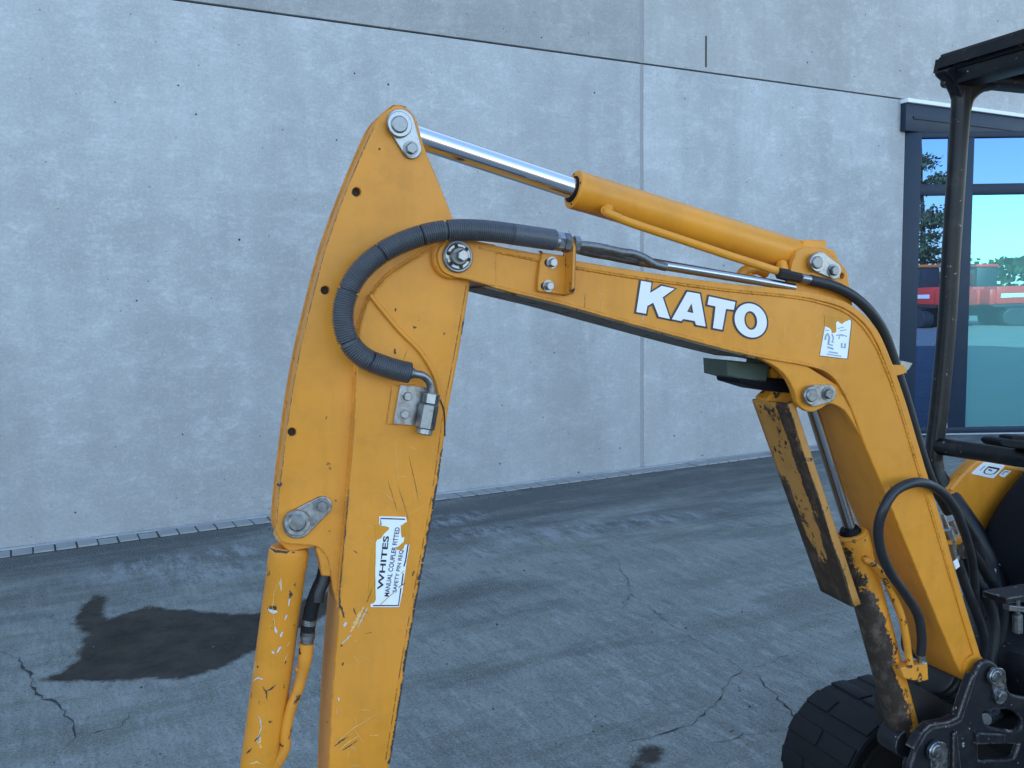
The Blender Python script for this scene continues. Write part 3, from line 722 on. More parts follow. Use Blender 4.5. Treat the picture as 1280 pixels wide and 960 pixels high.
tube('pipe_elbow', [L(925,350,.0), L(930,340,0), L(945,336,0), L(958,341,0)], .012, M['yellow_clean'], arr, 12)
# hose clip on the back of the boom
cl = plate_px('hose_clip', [(1113,456,'c'),(1120,470,'c'),(1134,466,'c'),(1130,456,'c')], -.06, -.02, M['yellow'], mach, .001)
plate_px('clip_strap', [(1117,455,'c'),(1128,451,'c'),(1141,454,'c'),(1136,462,'c'),(1126,469,'c')], -.05, -.03, M['zinc'], cl, .001)
# --- bulkhead bracket on the boom
bk = plate_px('pipe_bracket', [(677,319),(680,316),(714,321,'c'),(711,369,'c'),(680,365),(672,360)], YB-.006, YB+.002, M['yellow'], mach, .0018)
bx0, bx1 = L(703,369,YB-.006), L(711,292,YB-.006)
bm = bmesh.new()
def tabpts():
    a = L(704,370,YB-.002); b = L(706,296,YB-.002)
    return a, b
a, b = tabpts()
tabz = [(YB+.004, a.z), (YB-.030, a.z+.004), (YB-.036, a.z+.012), (YB-.036, b.z-.02), (YB-.026, b.z-.004), (YB-.012, b.z), (YB+.004, b.z)]
v0 = [bm.verts.new((a.x + (b.x-a.x)*((z-a.z)/(b.z-a.z)), y, z)) for y, z in tabz]; v1 = [bm.verts.new((a.x+.0068 + (b.x-a.x)*((z-a.z)/(b.z-a.z)), y, z)) for y, z in tabz]
bm.faces.new(v0); bm.faces.new(v1[::-1])
for i in range(len(tabz)): bm.faces.new((v0[i], v0[(i+1) % 7], v1[(i+1) % 7], v1[i]))
finish(bm, 'bracket_tab', M['yellow_flaked'], bk, 30)
for px, py in ((689.5,328.5), (685,357.5)):
    disc('slot', px-4.5, py, 5, YB-.0066, YB-.004, M['hole'], bk, 12)
    hexbolt('bolt_head', px, py, 5.6, YB-.006, .012, M['zinc'], bk)
# --- spiral-wrapped dipper hose
hp = [(692,300,-.100),(660,295.5,-.102),(625,290.5,-.104),(600,288,-.104),(570,287.5,-.102),(540,291,-.098),(510,300,-.094),(482,313,-.090),(458,331,-.087),(440,354,-.085),(430,382,-.084),(430,408,-.084),(438,430,-.084),(455,447,-.084),(478,457,-.084),(498,463,-.083),(512,466,-.083)]
path = resample(catmull3([L(*p) for p in hp], 16),   .00095)
bm = bmesh.new(); rr = []; k = 0
gaps = {int(len(path)*f) for f in (.135, .33, .40, .52, .66, .80, .885)}
for i, pnt in enumerate(path):
    r = .0190 if i < len(path)*.135 else .0186
    r *= (1.0, 1.0, .86, .86)[i % 4] if i > len(path)*.14 else (1.0, 1.0, .97, .97)[i % 4]
    if any(abs(i-gp) <= 1 for gp in gaps): r *= .82
    rr.append(r)
sweep(bm, path, rr, 18)
hose = finish(bm, 'spiral_hose', M['spring'], mach, 80)
turned('hose_ferrule', L(680,299,-.100), L(697,302,-.100), [(0,.014),(.5,.015),(1,.0145)], M['steel'], hose, 16)
turned('hex_nut', L(691,300.5,-.098), L(705,303,-.098), [(0,.0150),(.15,.017),(.85,.017),(1,.0155)], M['zinc'], hose, 6, 20)
turned('bulkhead_nut', L(704,303,-.098), L(712,304,-.098), [(0,.0175),(.9,.0175),(1,.016)], M['oldsteel'], hose, 6, 20)
turned('bulkhead_nut', L(716,304.5,-.098), L(723,306,-.098), [(0,.0150),(.9,.0150),(1,.014)], M['steel'], hose, 6, 20)
tube('elbow_tube', [L(508,465,-.083), L(517,467,-.083), L(527,469,-.083), L(535,475,-.081), L(538.5,484,-.079), L(539.5,497,-.078)], .0068, M['steel'], hose, 14)
turned('hose_ferrule', L(505,464.5,-.083), L(517,467,-.083), [(0,.0135),(.6,.0130),(.62,.0095),(1,.009)], M['oldsteel'], hose, 16)
turned('hex_nut', L(540,491,-.078), L(537.5,505,-.078), [(0,.0125),(.1,.0145),(.9,.0145),(1,.013)], M['zinc'], hose, 6, 20)
turned('hex_block', L(536.5,505,-.078), L(531,536,-.078), [(0,.0155),(.04,.0172),(.95,.0172),(1,.016)], M['steel'], hose, 6, 20)
turned('end_nut', L(531,536,-.078), L(529.5,543,-.078), [(0,.0140),(.8,.0145),(1,.0125)], M['zinc'], hose, 12, 20)
pad = plate_px('bracket_pad', [(490,482,'c'),(519,480,'c'),(530,534,'c'),(483,530,'c')], YA-.003, YA+.002, M['yellow_arm'], mach, .001)
sp = plate_px('steel_plate', [(501,484),(504,482.5),(540,486,'c'),(530,531,'c'),(496,529),(493,526)], YA-.008, YA-.002, M['zinc'], pad, .001)
for px, py in ((508.5,495), (505,517.5)): hexbolt('bolt_head', px, py, 6.0, YA-.008, .009, M['zinc'], pad)

# --- steel lines along the top of the boom
tube('steel_line', [L(722,306,-.098), L(745,308.5,-.088), L(775,315,-.07), L(790,317,-.064), L(804,322,-.062), L(818,330,-.062), L(832,334,-.06)], .0080, M['oldsteel'], mach, 12)
tube('steel_line', [L(800,325,-.055), L(818,330,-.055), L(840,333.5,-.055), L(880,340,-.055), L(940,350,-.055), L(992,359.5,-.052)], .0088, M['rod_dull'], mach, 12)
tube('steel_line', [L(700,306,-.02), L(740,316,-.02), L(790,324,-.02), L(860,336,-.02), L(940,350,-.02)], .009, M['plastic'], mach, 10)
tube('steel_line', [L(722,312,-.07), L(760,320,-.05), L(800,328,-.035), L(860,338,-.035), L(940,351,-.035)], .008, M['oldsteel'], mach, 10)

# --- lettering
def offset_poly(P, d):
    n = len(P); A = sum(P[i].x*P[(i+1) % n].y-P[(i+1) % n].x*P[i].y for i in range(n)); s = 1 if A > 0 else -1; out = []
    for i in range(n):
        a, b, c = P[i-1], P[i], P[(i+1) % n]; e1 = (b-a).normalized(); e2 = (c-b).normalized()
        n1 = Vector((e1.y, -e1.x))*s; n2 = Vector((e2.y, -e2.x))*s; m = n1+n2
        m = m/max(.55, (1+n1.dot(n2))); out.append(b+m*d)
    return out
def k1(pts): return [Vector((785+x/12.8, 340+y/12.8)) for x, y in pts]
def k2(pts): return [Vector((870+x/12.8, 360+y/12.8)) for x, y in pts]
O_c = (870+871/12.8, 360+520/12.8)
def oval(rx, ry, sh=-.0): return [Vector((O_c[0]+rx*math.cos(a)+.06*ry*math.sin(a), O_c[1]+ry*math.sin(a)+.06*rx*math.cos(a))) for a in [2*math.pi*i/40 for i in range(40)]]
letters = [
  ([k1([(205,140),(370,172),(350,335),(535,222),(742,268),(550,405),(668,752),(490,715),(400,490),(305,545),(285,668),(130,640)])], None),
  ([k1([(945,315),(1145,350),(1238,872),(1085,845),(1065,785),(880,752),(850,785),(698,755)])], k1([(1012,500),(1042,658),(942,636)])),
  ([k2([(205,135),(625,225),(600,350),(475,335),(415,668),(268,640),(310,295),(180,265)])], None),
  ([oval(20.1, 21.3)], oval(8.0, 11.7))]
for polys, hole in letters:
    out = [offset_poly(polys[0], 2.2)] + ([offset_poly(hole, -2.1)] if hole else [])
    lo = plate('letter', [toL(p, YB+.003) for p in out], YB+.0026, YB+.0032, M['ink'], mach, .0001)
    plate('letter_fill', [toL(p, YB+.003) for p in polys+([hole] if hole else [])], YB+.0019, YB+.0024, M['letter'], lo, .0001)
# --- stickers
def text_on(txt, o, ex, ey, y, mat, parent, width, height, bold=0, name='lettering'):
    """o, ex, ey: 2-D (x,z) origin and unit axes; fits the text to width x height"""
    cu = bpy.data.curves.new('t', 'FONT'); cu.body = txt; cu.offset = bold; cu.fill_mode = 'FRONT'; cu.resolution_u = 3
    ob = bpy.data.objects.new('t', cu); COL.objects.link(ob); me = bpy.data.meshes.new_from_object(ob)
    bpy.data.objects.remove(ob); bpy.data.curves.remove(cu); me.materials.clear()
    xs = [v.co.x for v in me.vertices]; ys = [v.co.y for v in me.vertices]; a, b, c, d2 = min(xs), max(xs), min(ys), max(ys)
    for v in me.vertices:
        q = o + ex*((v.co.x-a)/(b-a)*width) + ey*((v.co.y-c)/(d2-c)*height); v.co = (q.x, y, q.y)
    return mesh_obj(name, me, mat, parent)
def z4(pts): return [(280+x/4.571, 600+y/4.571) for x, y in pts]
def s3(pts): return [(455+x/16, 640+y/16) for x, y in pts]
def s4(pts): return [(455+x/16, 700+y/16) for x, y in pts]
ws_pts = s3([(308,90),(560,92),(840,100),(850,160),(858,200),(800,225),(770,258),(735,262),(735,400),(755,520),(810,500),(790,600),(740,640),(700,680),(640,720),(660,760),(730,765),(790,740),(815,660),(870,640),(912,650),(880,850),(858,960)]) + s4([(850,50),(835,180),(800,400),(770,640),(705,942),(130,942),(135,888),(200,862),(240,800),(232,560),(228,200),(236,0)]) + s3([(240,620),(262,560),(340,530),(400,440),(500,350),(505,310),(430,285),(330,270),(305,240)])
ws = plate_px('warning_sticker', ws_pts, YA-.0012, YA-.0002, M['sticker'], mach, .0002, sm=False)
ws['label'] = 'torn white warning sticker with dark blue lettering'
plate_px('bare_patch', s3([(232,255),(320,262),(520,300),(520,360),(420,470),(340,560),(225,580),(215,400)]), YA-.0008, YA, M['orange'], ws, .0002, sm=False)
plate_px('bare_patch', s3([(725,230),(905,190),(905,640),(810,680),(770,800),(640,790),(630,700),(720,640),(735,400)]), YA-.0006, YA, M['orange'], ws, .0002, sm=False)
plate_px('bare_patch', s4([(120,0),(235,0),(240,850),(80,850),(95,400)]), YA-.0006, YA, M['orange'], ws, .0002, sm=False)
plate_px('bare_patch', s3([(228,580),(250,580),(250,960),(120,960),(160,700)]), YA-.0005, YA, M['orange'], ws, .0002, sm=False)
q2 = lambda px, py: (lambda v: Vector((v.x, v.z)))(L(px, py, YA-.002))
def line_text(txt, p0, p1, htop, bold):
    a, b, h = q2(*p0), q2(*p1), q2(*htop); ex = (b-a).normalized(); ey = (h-a); ey = (ey-ex*ey.dot(ex)); hh = ey.length
    text_on(txt, a, ex, ey.normalized(), YA-.0018, M['ink'], ws, (b-a).length, hh, bold*.6)
line_text('WHITES', (478.8,737), (486.6,670), (471.6,737), .035)
line_text('MANUAL COUPLER FITTED', (486.2,745.8), (500.0,659.5), (480.3,745), .02)
line_text('SAFETY PIN REQ', (496.4,740.8), (505.2,687.5), (490.8,740), .02)
def strip_px(name, pts, w, y, mat, parent):
    P = [Vector(p) for p in pts]; lo, hi = [], []
    for i, p in enumerate(P):
        a = P[max(0, i-1)]; b = P[min(len(P)-1, i+1)]; t = (b-a).normalized(); n = Vector((-t.y, t.x))*w/2; lo.append(p+n); hi.append(p-n)
    return plate(name, [toL(lo+hi[::-1], y)], y, y+.0004, mat, parent, .0001)
for pts in (s3([(340,260),(335,130),(820,145)]), s3([(885,640),(835,960)]), s4([(835,0),(800,130)]), s4([(785,270),(755,500)]), s4([(740,560),(690,912),(180,912)])):
    strip_px('border_line', pts, 1.5, YA-.0017, M['ink'], ws)
strip_px('tear', s4([(330,890),(480,750),(600,650)]), .9, YA-.0018, M['orange'], ws)
strip_px('tear', s4([(695,550),(740,515),(820,465)]), .9, YA-.0018, M['hole'], ws)
strip_px('tear', s4([(740,270),(800,215)]), .8, YA-.0018, M['orange'], ws)
def z7(pts): return [(860+x/4, 280+y/4) for x, y in pts]
def s5(pts): return [(1015+x/16, 390+y/16) for x, y in pts]
YS = YB+.004
dc = plate_px('diagram_sticker', s5([(265,285),(350,320),(385,360),(395,420),(440,420),(470,410),(490,380),(485,210),(520,180),(550,215),(610,245),(640,210),(765,145),(785,200),(705,930),(650,930),(160,870)]), YS-.0016, YS-.0006, M['sticker'], mach, .0002, sm=False)
plate('sticker_edge_shadow', [toL(offset_poly([Vector(p) for p in s5([(265,285),(350,320),(385,360),(395,420),(440,420),(470,410),(490,380),(485,210),(520,180),(550,215),(610,245),(640,210),(765,145),(785,200),(705,930),(650,930),(160,870)])], .7), YS)], YS-.0006, YS-.0001, M['ink'], dc, .0001)  # dark rim under the sticker, painting the shadow of its thickness
dc['label'] = 'torn white diagram sticker near the boom elbow'
plate_px('bare_patch', s5([(245,55),(500,90),(700,110),(700,190),(610,260),(560,225),(490,230),(490,420),(400,430),(340,310),(260,280)]), YS-.0010, YS-.0002, M['orange'], dc, .0002, sm=False)
for pts, wd in ([(265,560),(280,470),(310,430),(350,500),(330,640)], 2.2), ([(400,440),(430,520),(400,610),(440,600)], 1.6), ([(310,700),(430,740)], 2.2), ([(310,640),(420,670)], 1.5), ([(600,620),(590,700),(660,715),(665,630)], 2.0), ([(480,470),(600,450),(700,490)], 1.2), ([(540,540),(560,460),(620,480)], 1.1), ([(335,795),(520,825)], 1.5), ([(300,840),(590,885)], 1.3), ([(520,330),(640,300)], 1.0), ([(560,380),(690,350)], 1.0), ([(270,360),(340,370)], 1.0):
    strip_px('drawing', s5(pts), wd, YS-.0022, M['greyink'], dc)

# --- bucket ram beside the dipper
YR = .0
bc0, bc1 = L(362,683,YR), L(324,962,YR); ax = (bc1-bc0).normalized()
br_ = turned('bucket_ram', bc0, bc0+ax*.62, [(0,.030),(.012,.0345),(.06,.0345),(.065,.0335),(.62,.0335),(1,.0335)], M['yellow_scraped'], mach, 32)
turned('ram_rod', bc0+ax*.60, bc0+ax*.72, [(0,.018),(1,.018)], M['chrome'], br_, 24)
turned('ram_eye', L(370,660,-.03), Vector((L(370,660,-.03).x, .03, L(370,660,-.03).z)), [(0,.026),(1,.026)], M['yellow_scraped'], br_, 20)
plate_px('ram_lug', [(346,676,'c'),(350,660,'c'),(392,660,'c'),(394,684,'c'),(362,690,'c')], -.026, .026, M['yellow_scraped'], br_, .003)
plate_px('hose_guard', [(394,684,'c'),(402,684),(410,692),(415,705),(415,721,'c'),(402,720,'c'),(399,700,'c')], -.035, -.005, M['yellow_flaked'], mach, .002)
tp = [L(409,700,-.015), L(404,722,-.016), L(397,738,-.018), L(390,758,-.02), L(386,778,-.022), L(384,795,-.022)]
path = resample(catmull3(tp, 12), .00095); bm = bmesh.new()
sweep(bm, path, [.0128*((1, .9, 1)[i % 3]) for i in range(len(path))], 16)
rh = finish(bm, 'ram_hose', M['rubber_dusty'], mach, 80)
tube('hose_sleeve', [L(408,712,-.0205), L(404,728,-.0225), L(399,740,-.024), L(397,752,-.025)], .0105, M['rubber'], rh, 12)
turned('hose_ferrule', L(386.5,774,-.022), L(383.5,806,-.022), [(0,.0125),(.2,.0130),(.22,.0115),(.45,.0115),(.47,.0128),(.75,.0128),(.77,.011),(1,.011)], M['oldsteel'], rh, 18)
tube('ram_port_pipe', [L(383.5,803,-.022), L(381.5,822,-.022), L(379,838,-.022), L(372,862,-.022), L(362,890,-.022), L(357,915,-.022), L(356,935,-.022), L(349,950,-.02), L(340,962,-.015)], [.0125,.0125,.0105,.0098,.0098,.0098,.0098,.0098,.0098], M['yellow_flaked'], mach, 14)
tube('pipe_stay', [L(378,835,-.02), L(369,838,-.02)], .006, M['yellow_scraped'], mach, 8, straight=True)

# --- scrapes and chipped edges
def strip3(name, P, ws_, mat, parent, out):
    bm = bmesh.new(); prev = None
    for i, p in enumerate(P):
        a = P[max(0, i-1)]; b = P[min(len(P)-1, i+1)]; t = (b-a).normalized(); n = t.cross(out(p)).normalized(); o = out(p)*.0005
        cur = (bm.verts.new(p+n*ws_[i]+o), bm.verts.new(p-n*ws_[i]*random.uniform(.4, 1)+o))
        if prev: bm.faces.new((prev[0], prev[1], cur[1], cur[0]))
        prev = cur
    me = bpy.data.meshes.new(name); bm.to_mesh(me); bm.free(); return mesh_obj(name, me, mat, parent)
def dens(pts, step=2.2):
    out = []
    for a, b in zip(pts, pts[1:]):
        n = max(1, int(math.hypot(b[0]-a[0], b[1]-a[1])/step))
        out += [(a[0]+(b[0]-a[0])*i/n+random.uniform(-.4, .4), a[1]+(b[1]-a[1])*i/n+random.uniform(-.4, .4)) for i in range(n)]
    return out+[pts[-1]]
def on_ram(px, py):
    y = -.03
    for _ in range(8):
        q = L(px, py, y); dlt = q-bc0; dlt.y = 0; e = (dlt-ax*dlt.dot(ax)).length; y = -math.sqrt(max(0, .0336**2-min(e, .0335)**2))
    return L(px, py, y)
def ram_out(p):
    dlt = p-bc0; return (dlt-ax*dlt.dot(ax)).normalized()
M['scrape'] = plain('bare_scrape', (.50, .43, .33), .5, .4, 80); M['scuffed'] = plain('paint_scuff', (.72, .42, .14), .5, .25, 80); M['chip'] = plain('primer_chip', (.035, .03, .032), .6, .6, 90); M['silver'] = plain('silver_scrape', (.55, .55, .57), .4, .2, 80)
flat = lambda p: Vector((0, -1, 0))
def scrape(pts, w, mat, ram=False):
    D = dens(pts); s_ = MP(pts[0][0], pts[0][1], YA)
    P = [on_ram(*p) if ram else L(p[0], p[1], YA-.0002) for p in D]; k = len(P)
    strip3('scratch', P, [w*s_*(.25+.75*math.sin(math.pi*(i+.5)/k))*random.uniform(.35, 1.2) for i in range(k)], mat, br_ if ram else arm, ram_out if ram else flat)
for pts, w, m, r in [([(455,758),(450,768),(443,782),(438,790)],3.6,'scuffed',0),([(459,760),(452,775),(447,784)],1.6,'scrape',0),([(430,772),(427,760),(424,755)],1.8,'chip',0),([(433,778),(430,783)],2.4,'silver',0),([(439,793),(433,800),(427,805)],1.6,'scrape',0),([(428,806),(426,808)],1.6,'chip',0),
    ([(468,894),(455,902),(440,911),(420,928)],.8,'scuffed',0),([(436,921),(428,925),(418,933)],1.2,'chip',0),([(449,919),(436,927),(424,938)],1.3,'scuffed',0),([(446,926),(438,932),(428,938)],.9,'chip',0),([(428,832),(429,828)],2.0,'chip',0),([(423,872),(424,876)],1.6,'silver',0),([(421,884),(421,892)],.7,'scrape',0),([(461,919),(473,919)],.7,'scuffed',0),([(442,760),(445,768)],1.4,'chip',0),([(485,600),(490,618),(497,640)],.35,'chip',0),([(497,606),(505,630),(512,655)],.35,'chip',0),([(511,570),(518,600),(523,624)],.4,'chip',0),([(495,550),(494,562),(498,600)],.5,'scuffed',0),
    ([(346,604),(350,607),(352,603)],2.2,'chip',0),
    ([(336,761),(340,764),(347,765)],2.6,'silver',1),([(335,760),(341,762)],1.6,'chip',1),([(362,738),(364,743),(362,748)],2.6,'chip',1),([(362,748),(361,757)],1.6,'silver',1),([(349,726),(343,740),(341,760),(344,782),(347,795)],.7,'scuffed',1),([(359,768),(356,775)],1.5,'silver',1),([(344,783),(346,791)],1.8,'silver',1),([(353,790),(351,796)],1.9,'silver',1),([(340,814),(343,816)],2.6,'silver',1),([(351,808),(346,816)],2.0,'silver',1),([(363,802),(358,808)],.9,'scuffed',1),([(360,817),(355,826)],1.0,'scuffed',1),
    ([(317,851),(322,847),(329,849)],1.5,'silver',1),([(328,858),(332,864),(337,862),(345,856)],1.5,'chip',1),([(333,864),(334,875)],1.6,'chip',1),([(315,866),(314,872)],1.6,'chip',1),([(322,892),(326,900),(327,910),(323,920)],1.3,'scrape',1),([(325,919),(318,927)],1.2,'chip',1),([(315,935),(308,942)],1.3,'chip',1),([(307,902),(308,907)],1.8,'silver',1),([(309,908),(308,925)],.5,'scrape',1),([(311,955),(322,952),(330,956)],1.2,'scuffed',1),
    ([(337,685),(345,689),(358,690),(362,688)],2.6,'chip',1),([(366,690),(368,691)],1.5,'chip',1),([(342,700),(344,709)],1.2,'scuffed',1),([(349,725),(350,732)],.8,'scrape',1)]:
    scrape(pts, w, M[m], r)
def ragged_edge(pts, y, wmax, parent, keep=.8, inward=-1, mat='chip'):
    D = dens(pts, 1.6); s_ = MP(pts[0][0], pts[0][1], y); run = []; k = 0
    wv = 0.0; segs = []
    for p in D:
        wv = .7*wv + .3*random.choice((0, .2, .5, 1, 1.6)); run.append((p, max(.12, wv)))
        if random.random() > keep or len(run) > 40: segs.append(run); run = []
    segs.append(run)
    for sg in segs:
        if len(sg) < 2: continue
        bm = bmesh.new(); prev = None
        for (px, py), wv in sg:
            q = L(px, py, y-.0006); q2 = L(px+inward*wv*wmax, py, y-.0006)
            cur = (bm.verts.new(q), bm.verts.new(q2))
            if prev: bm.faces.new((prev[0], prev[1], cur[1], cur[0]))
            prev = cur
        me = bpy.data.meshes.new('edge_chip'); bm.to_mesh(me); bm.free(); mesh_obj('edge_chip', me, M[mat], parent)
ragged_edge([(553.5,560),(546.5,610),(528.5,709),(510.5,808),(499,884),(487.5,955)], YA, 3.2, arm, .975)
rs = random.Random(21)
for i in range(46):                                     # faint rubs over the dipper face and the boom web
    if i < 26:
        t = rs.random()**.7; px = 440+rs.random()*(590-150*t-440-(10 if t > .4 else 0)); py = 400+t*560; px = min(px, 580-t*85); yy, pr = YA, arm
    else: px = rs.uniform(640, 1060); py = 330+(px-640)*.17+rs.uniform(8, 28); yy, pr = YB+.004, arm
    an = rs.gauss(1.0, .7); ln = rs.uniform(4, 26); pts = [(px, py), (px+math.cos(an)*ln*.5+rs.uniform(-1, 1), py+math.sin(an)*ln*.5), (px+math.cos(an)*ln, py+math.sin(an)*ln)]
    D = dens(pts); k = len(D); s_ = MP(px, py, yy); w_ = rs.uniform(.25, .6)
    strip3('scratch', [L(p[0], p[1], yy-.0002) for p in D], [w_*s_*(.25+.75*math.sin(math.pi*(j+.5)/k))*rs.uniform(.4, 1.2) for j in range(k)], M[rs.choice(('scuffed', 'scuffed', 'scuffed', 'scrape', 'chip'))], pr, flat)
ragged_edge([(469.5,154),(448.5,200),(423.5,262),(404.5,318),(388.5,380),(374.5,440),(363.5,500),(355.5,560),(349.5,610),(346,652)], YK, .7, dip, .80, 1)
ragged_edge([(486,136),(492,131.5),(500,131.5),(507,134.5)], YK, 3.0, dip, .98, 1)
ragged_edge([(581.5,395),(577.5,418)], YA, 2.2, arm, .9)
ragged_edge([(435.5,612),(431,660),(427.5,700),(424,735),(423.5,760)], YA, 1.6, arm, .90, 1)
# --- bucket and linkage below the frame
tip = L(444, 1275, 0)
bk_pts = []
bxx, bzz = tip.x, tip.z
prof = [(.06,.06),(.0,.09),(-.1,.06),(-.06,-.06),(-.04,-.18),(.02,-.29),(.12,-.33),(.22,-.30),(.30,-.20),(.335,-.10),(.30,-.10),(.24,-.20),(.14,-.26),(.06,-.24),(.04,-.1),(.07,0)]
lo = min(p[1] for p in prof)
lift = max(0, .02 - (bzz+lo))
print('tip', tip, 'lift', lift)
bkt = plate('bucket', [[Vector((bxx+x, bzz+z)) for x, z in prof]], -.2, .2, M['muddy'], mach, .004)
for k in range(4):
    yy = -.17+k*.113
    plate('tooth', [[Vector((bxx+x, bzz+z)) for x, z in ((.29,-.14),(.39,.02),(.40,.02),(.335,-.14))]], yy-.02, yy+.02, M['oldsteel'], bkt, .003)

# --- lug plates for the boom ram, under the elbow
lug = [(918,436,'c'),(960,443,'c'),(1046,478,'c'),(1062,508,'c'),(1072,535,'c'),(1058,512),(1046,507),(1034,505),(1026,511),(1014,515),(1004,511),(997,503),(993,490),(985,474),(972,460),(952,449)]
lug = [(935,440,'c'),(1000,452,'c'),(1048,482,'c'),(1064,512,'c'),(1076,545,'c'),(1070,535),(1058,516),(1046,507),(1036,505),(1026,511),(1014,515),(1004,511),(997,503),(993,490),(985,474),(972,460),(952,449)]
lg = plate_px('ram_lug', lug, YB+.007, YB+.023, M['yellow'], boom, .0025)
plate_px('ram_lug', lug, -YB-.023, -YB-.007, M['yellow'], boom, .0025)
pin_plate((1016,494.5), (1034,492), 12.2, 6.3, YB+.006)
# --- work light
plate_px('work_light', [(878,447,'c'),(930,452,'c'),(926,478,'c'),(879,466,'c')], .0, .09, M['lampgreen'], mach, .004, yt=.09)
plate_px('light_lens', [(893,466,'c'),(952,470,'c'),(956,487,'c'),(925,484,'c'),(895,475,'c')], .0, .09, M['plastic'], mach, .006, yt=.09)
plate_px('lamp_stay', [(935,430,'c'),(960,440,'c'),(958,470,'c'),(930,462,'c')], .02, .07, M['lampgreen'], mach, .004, yt=.07)
# --- boom ram with guard
rA, rB = L(1010,500,0), L(1147,925,0)
def along(t): return rA.lerp(rB, t)
bram = turned('boom_ram', L(1063,665,0), L(1131,917,0), [(0,.030),(.01,.0375),(.10,.0375),(.11,.036)]+[(.11+.86*i/24,.036) for i in range(1,25)]+[(1,.032)], M['yellow_worn'], mach, 36)
me = bram.data; at = me.attributes.new('wear', 'FLOAT', 'POINT'); A0 = L(1063,665,0); A1 = L(1131,917,0)
axv = (A1-A0).normalized(); fwd = Vector((-1, -.10, -.25)); fwd = (fwd-axv*fwd.dot(axv)).normalized()
vals = []
for v in me.vertices:
    q = v.co-A0; t = q.dot(axv)/(A1-A0).length; rd = q-axv*q.dot(axv); f = (rd.normalized().dot(fwd) if rd.length > 1e-4 else 0)
    vals.append(max(0, min(1, .45+.55*f))*max(.45, min(1, .3+t*1.8)))
at.data.foreach_set('value', vals)
turned('ram_rod', L(1005,478,0), L(1066,672,0), [(0,.0128),(1,.0128)], M['rod_dull'], bram, 28)
turned('rod_seal', L(1061.5,660,0), L(1063.2,666,0), [(0,.020),(1,.026)], M['plastic'], bram, 24)
turned('ram_eye', L(1134,930,-.03), L(1134,930,-.03)+Vector((0,.06,0)), [(0,.034),(1,.034)], M['black_worn'], bram, 24)
# guard: folded plate in front of the ram
def gq(px, py, y): return L(px, py, y)
gn = [gq(987,500,-.050), gq(1070,750,-.050)]
def guard():
    e = {}
    dn = (L(1078,757,-.052)-L(990,508,-.052))
    TL, BL = L(941,499,.062), L(1027,738,.062)      # far edge (left in view)
    TR, BR = L(985,505,-.050), L(1066,758,-.050)     # fold (near edge)
    nrm = (BR-TR).cross(TL-TR).normalized()
    if nrm.x > 0: nrm = -nrm
    bm = bmesh.new(); R = 26; C = 12; vs = []; wear = []
    side = Vector((1, 0, .18)).normalized()*.016
    for i in range(R+1):
        t = i/R; a = TL.lerp(BL, t); b = TR.lerp(BR, t); row = []
        for j in range(C+1):
            u = j/C; row.append(bm.verts.new(a.lerp(b, u))); wear.append(.1+.34*max(abs(u-.9)<.22, 0)*(t > .05) + .30*(u < .2)*(t > .35) + .25*max(0, t-.72)/.28+ (.12 if t < .08 else 0))
        for j in range(1, 4):
            row.append(bm.verts.new(b+side*(j/3)*(.9+.35*t))); wear.append(-.25)
        vs.append(row)
    for i in range(R):
        for j in range(len(vs[0])-1): bm.faces.new((vs[i][j], vs[i][j+1], vs[i+1][j+1], vs[i+1][j]))
    o = finish(bm, 'ram_guard', M['yellow_guard'], mach, 50)
    at = o.data.attributes.new('wear', 'FLOAT', 'POINT'); at.data.foreach_set('value', wear)
    md = o.modifiers.new('thickness', 'SOLIDIFY'); md.thickness = .006; md.offset = 0
    return o
gd = guard()
hexbolt('guard_bolt', 958, 517, 4.0, .045, .012, M['oldsteel'], gd)
plate_px('guard_clevis', [(962,455),(984,462),(990,480),(998,508),(975,512),(958,500),(968,485)], .01, .05, M['yellow_flaked'], mach, .003)
# ram pipe and hoses
tube('ram_pipe', [L(1080,697,-.03), L(1084,700,-.045), L(1092,706,-.05), L(1105,722,-.05), L(1118,745,-.05), L(1128,775,-.05), L(1133,800,-.05), L(1136,822,-.05), L(1140,838,-.05), L(1155,843,-.045)], .0085, M['yellow_flaked'], mach, 12)
plate_px('pipe_block', [(1125,835,'c'),(1140,832,'c'),(1160,830,'c'),(1161,850,'c'),(1150,853,'c'),(1130,848,'c')], -.06, -.03, M['yellow_flaked'], mach, .003)
turned('hose_ferrule', L(1153,836,-.045), L(1151,815,-.05), [(0,.0095),(.4,.012),(.5,.010),(1,.010)], M['zinc'], mach, 14)
tube('ram_hose', [L(1151,818,-.05), L(1152,795,-.055), L(1147,768,-.06), L(1132,743,-.07), L(1113,716,-.085), L(1101,688,-.10), L(1098,660,-.11), L(1105,635,-.12), L(1120,613,-.12), L(1145,603,-.115), L(1168,609,-.095), L(1186,625,-.07), L(1200,650,-.04), L(1215,700,.02), L(1220,760,.06)], .0108, M['rubber'], mach, 14, 10)
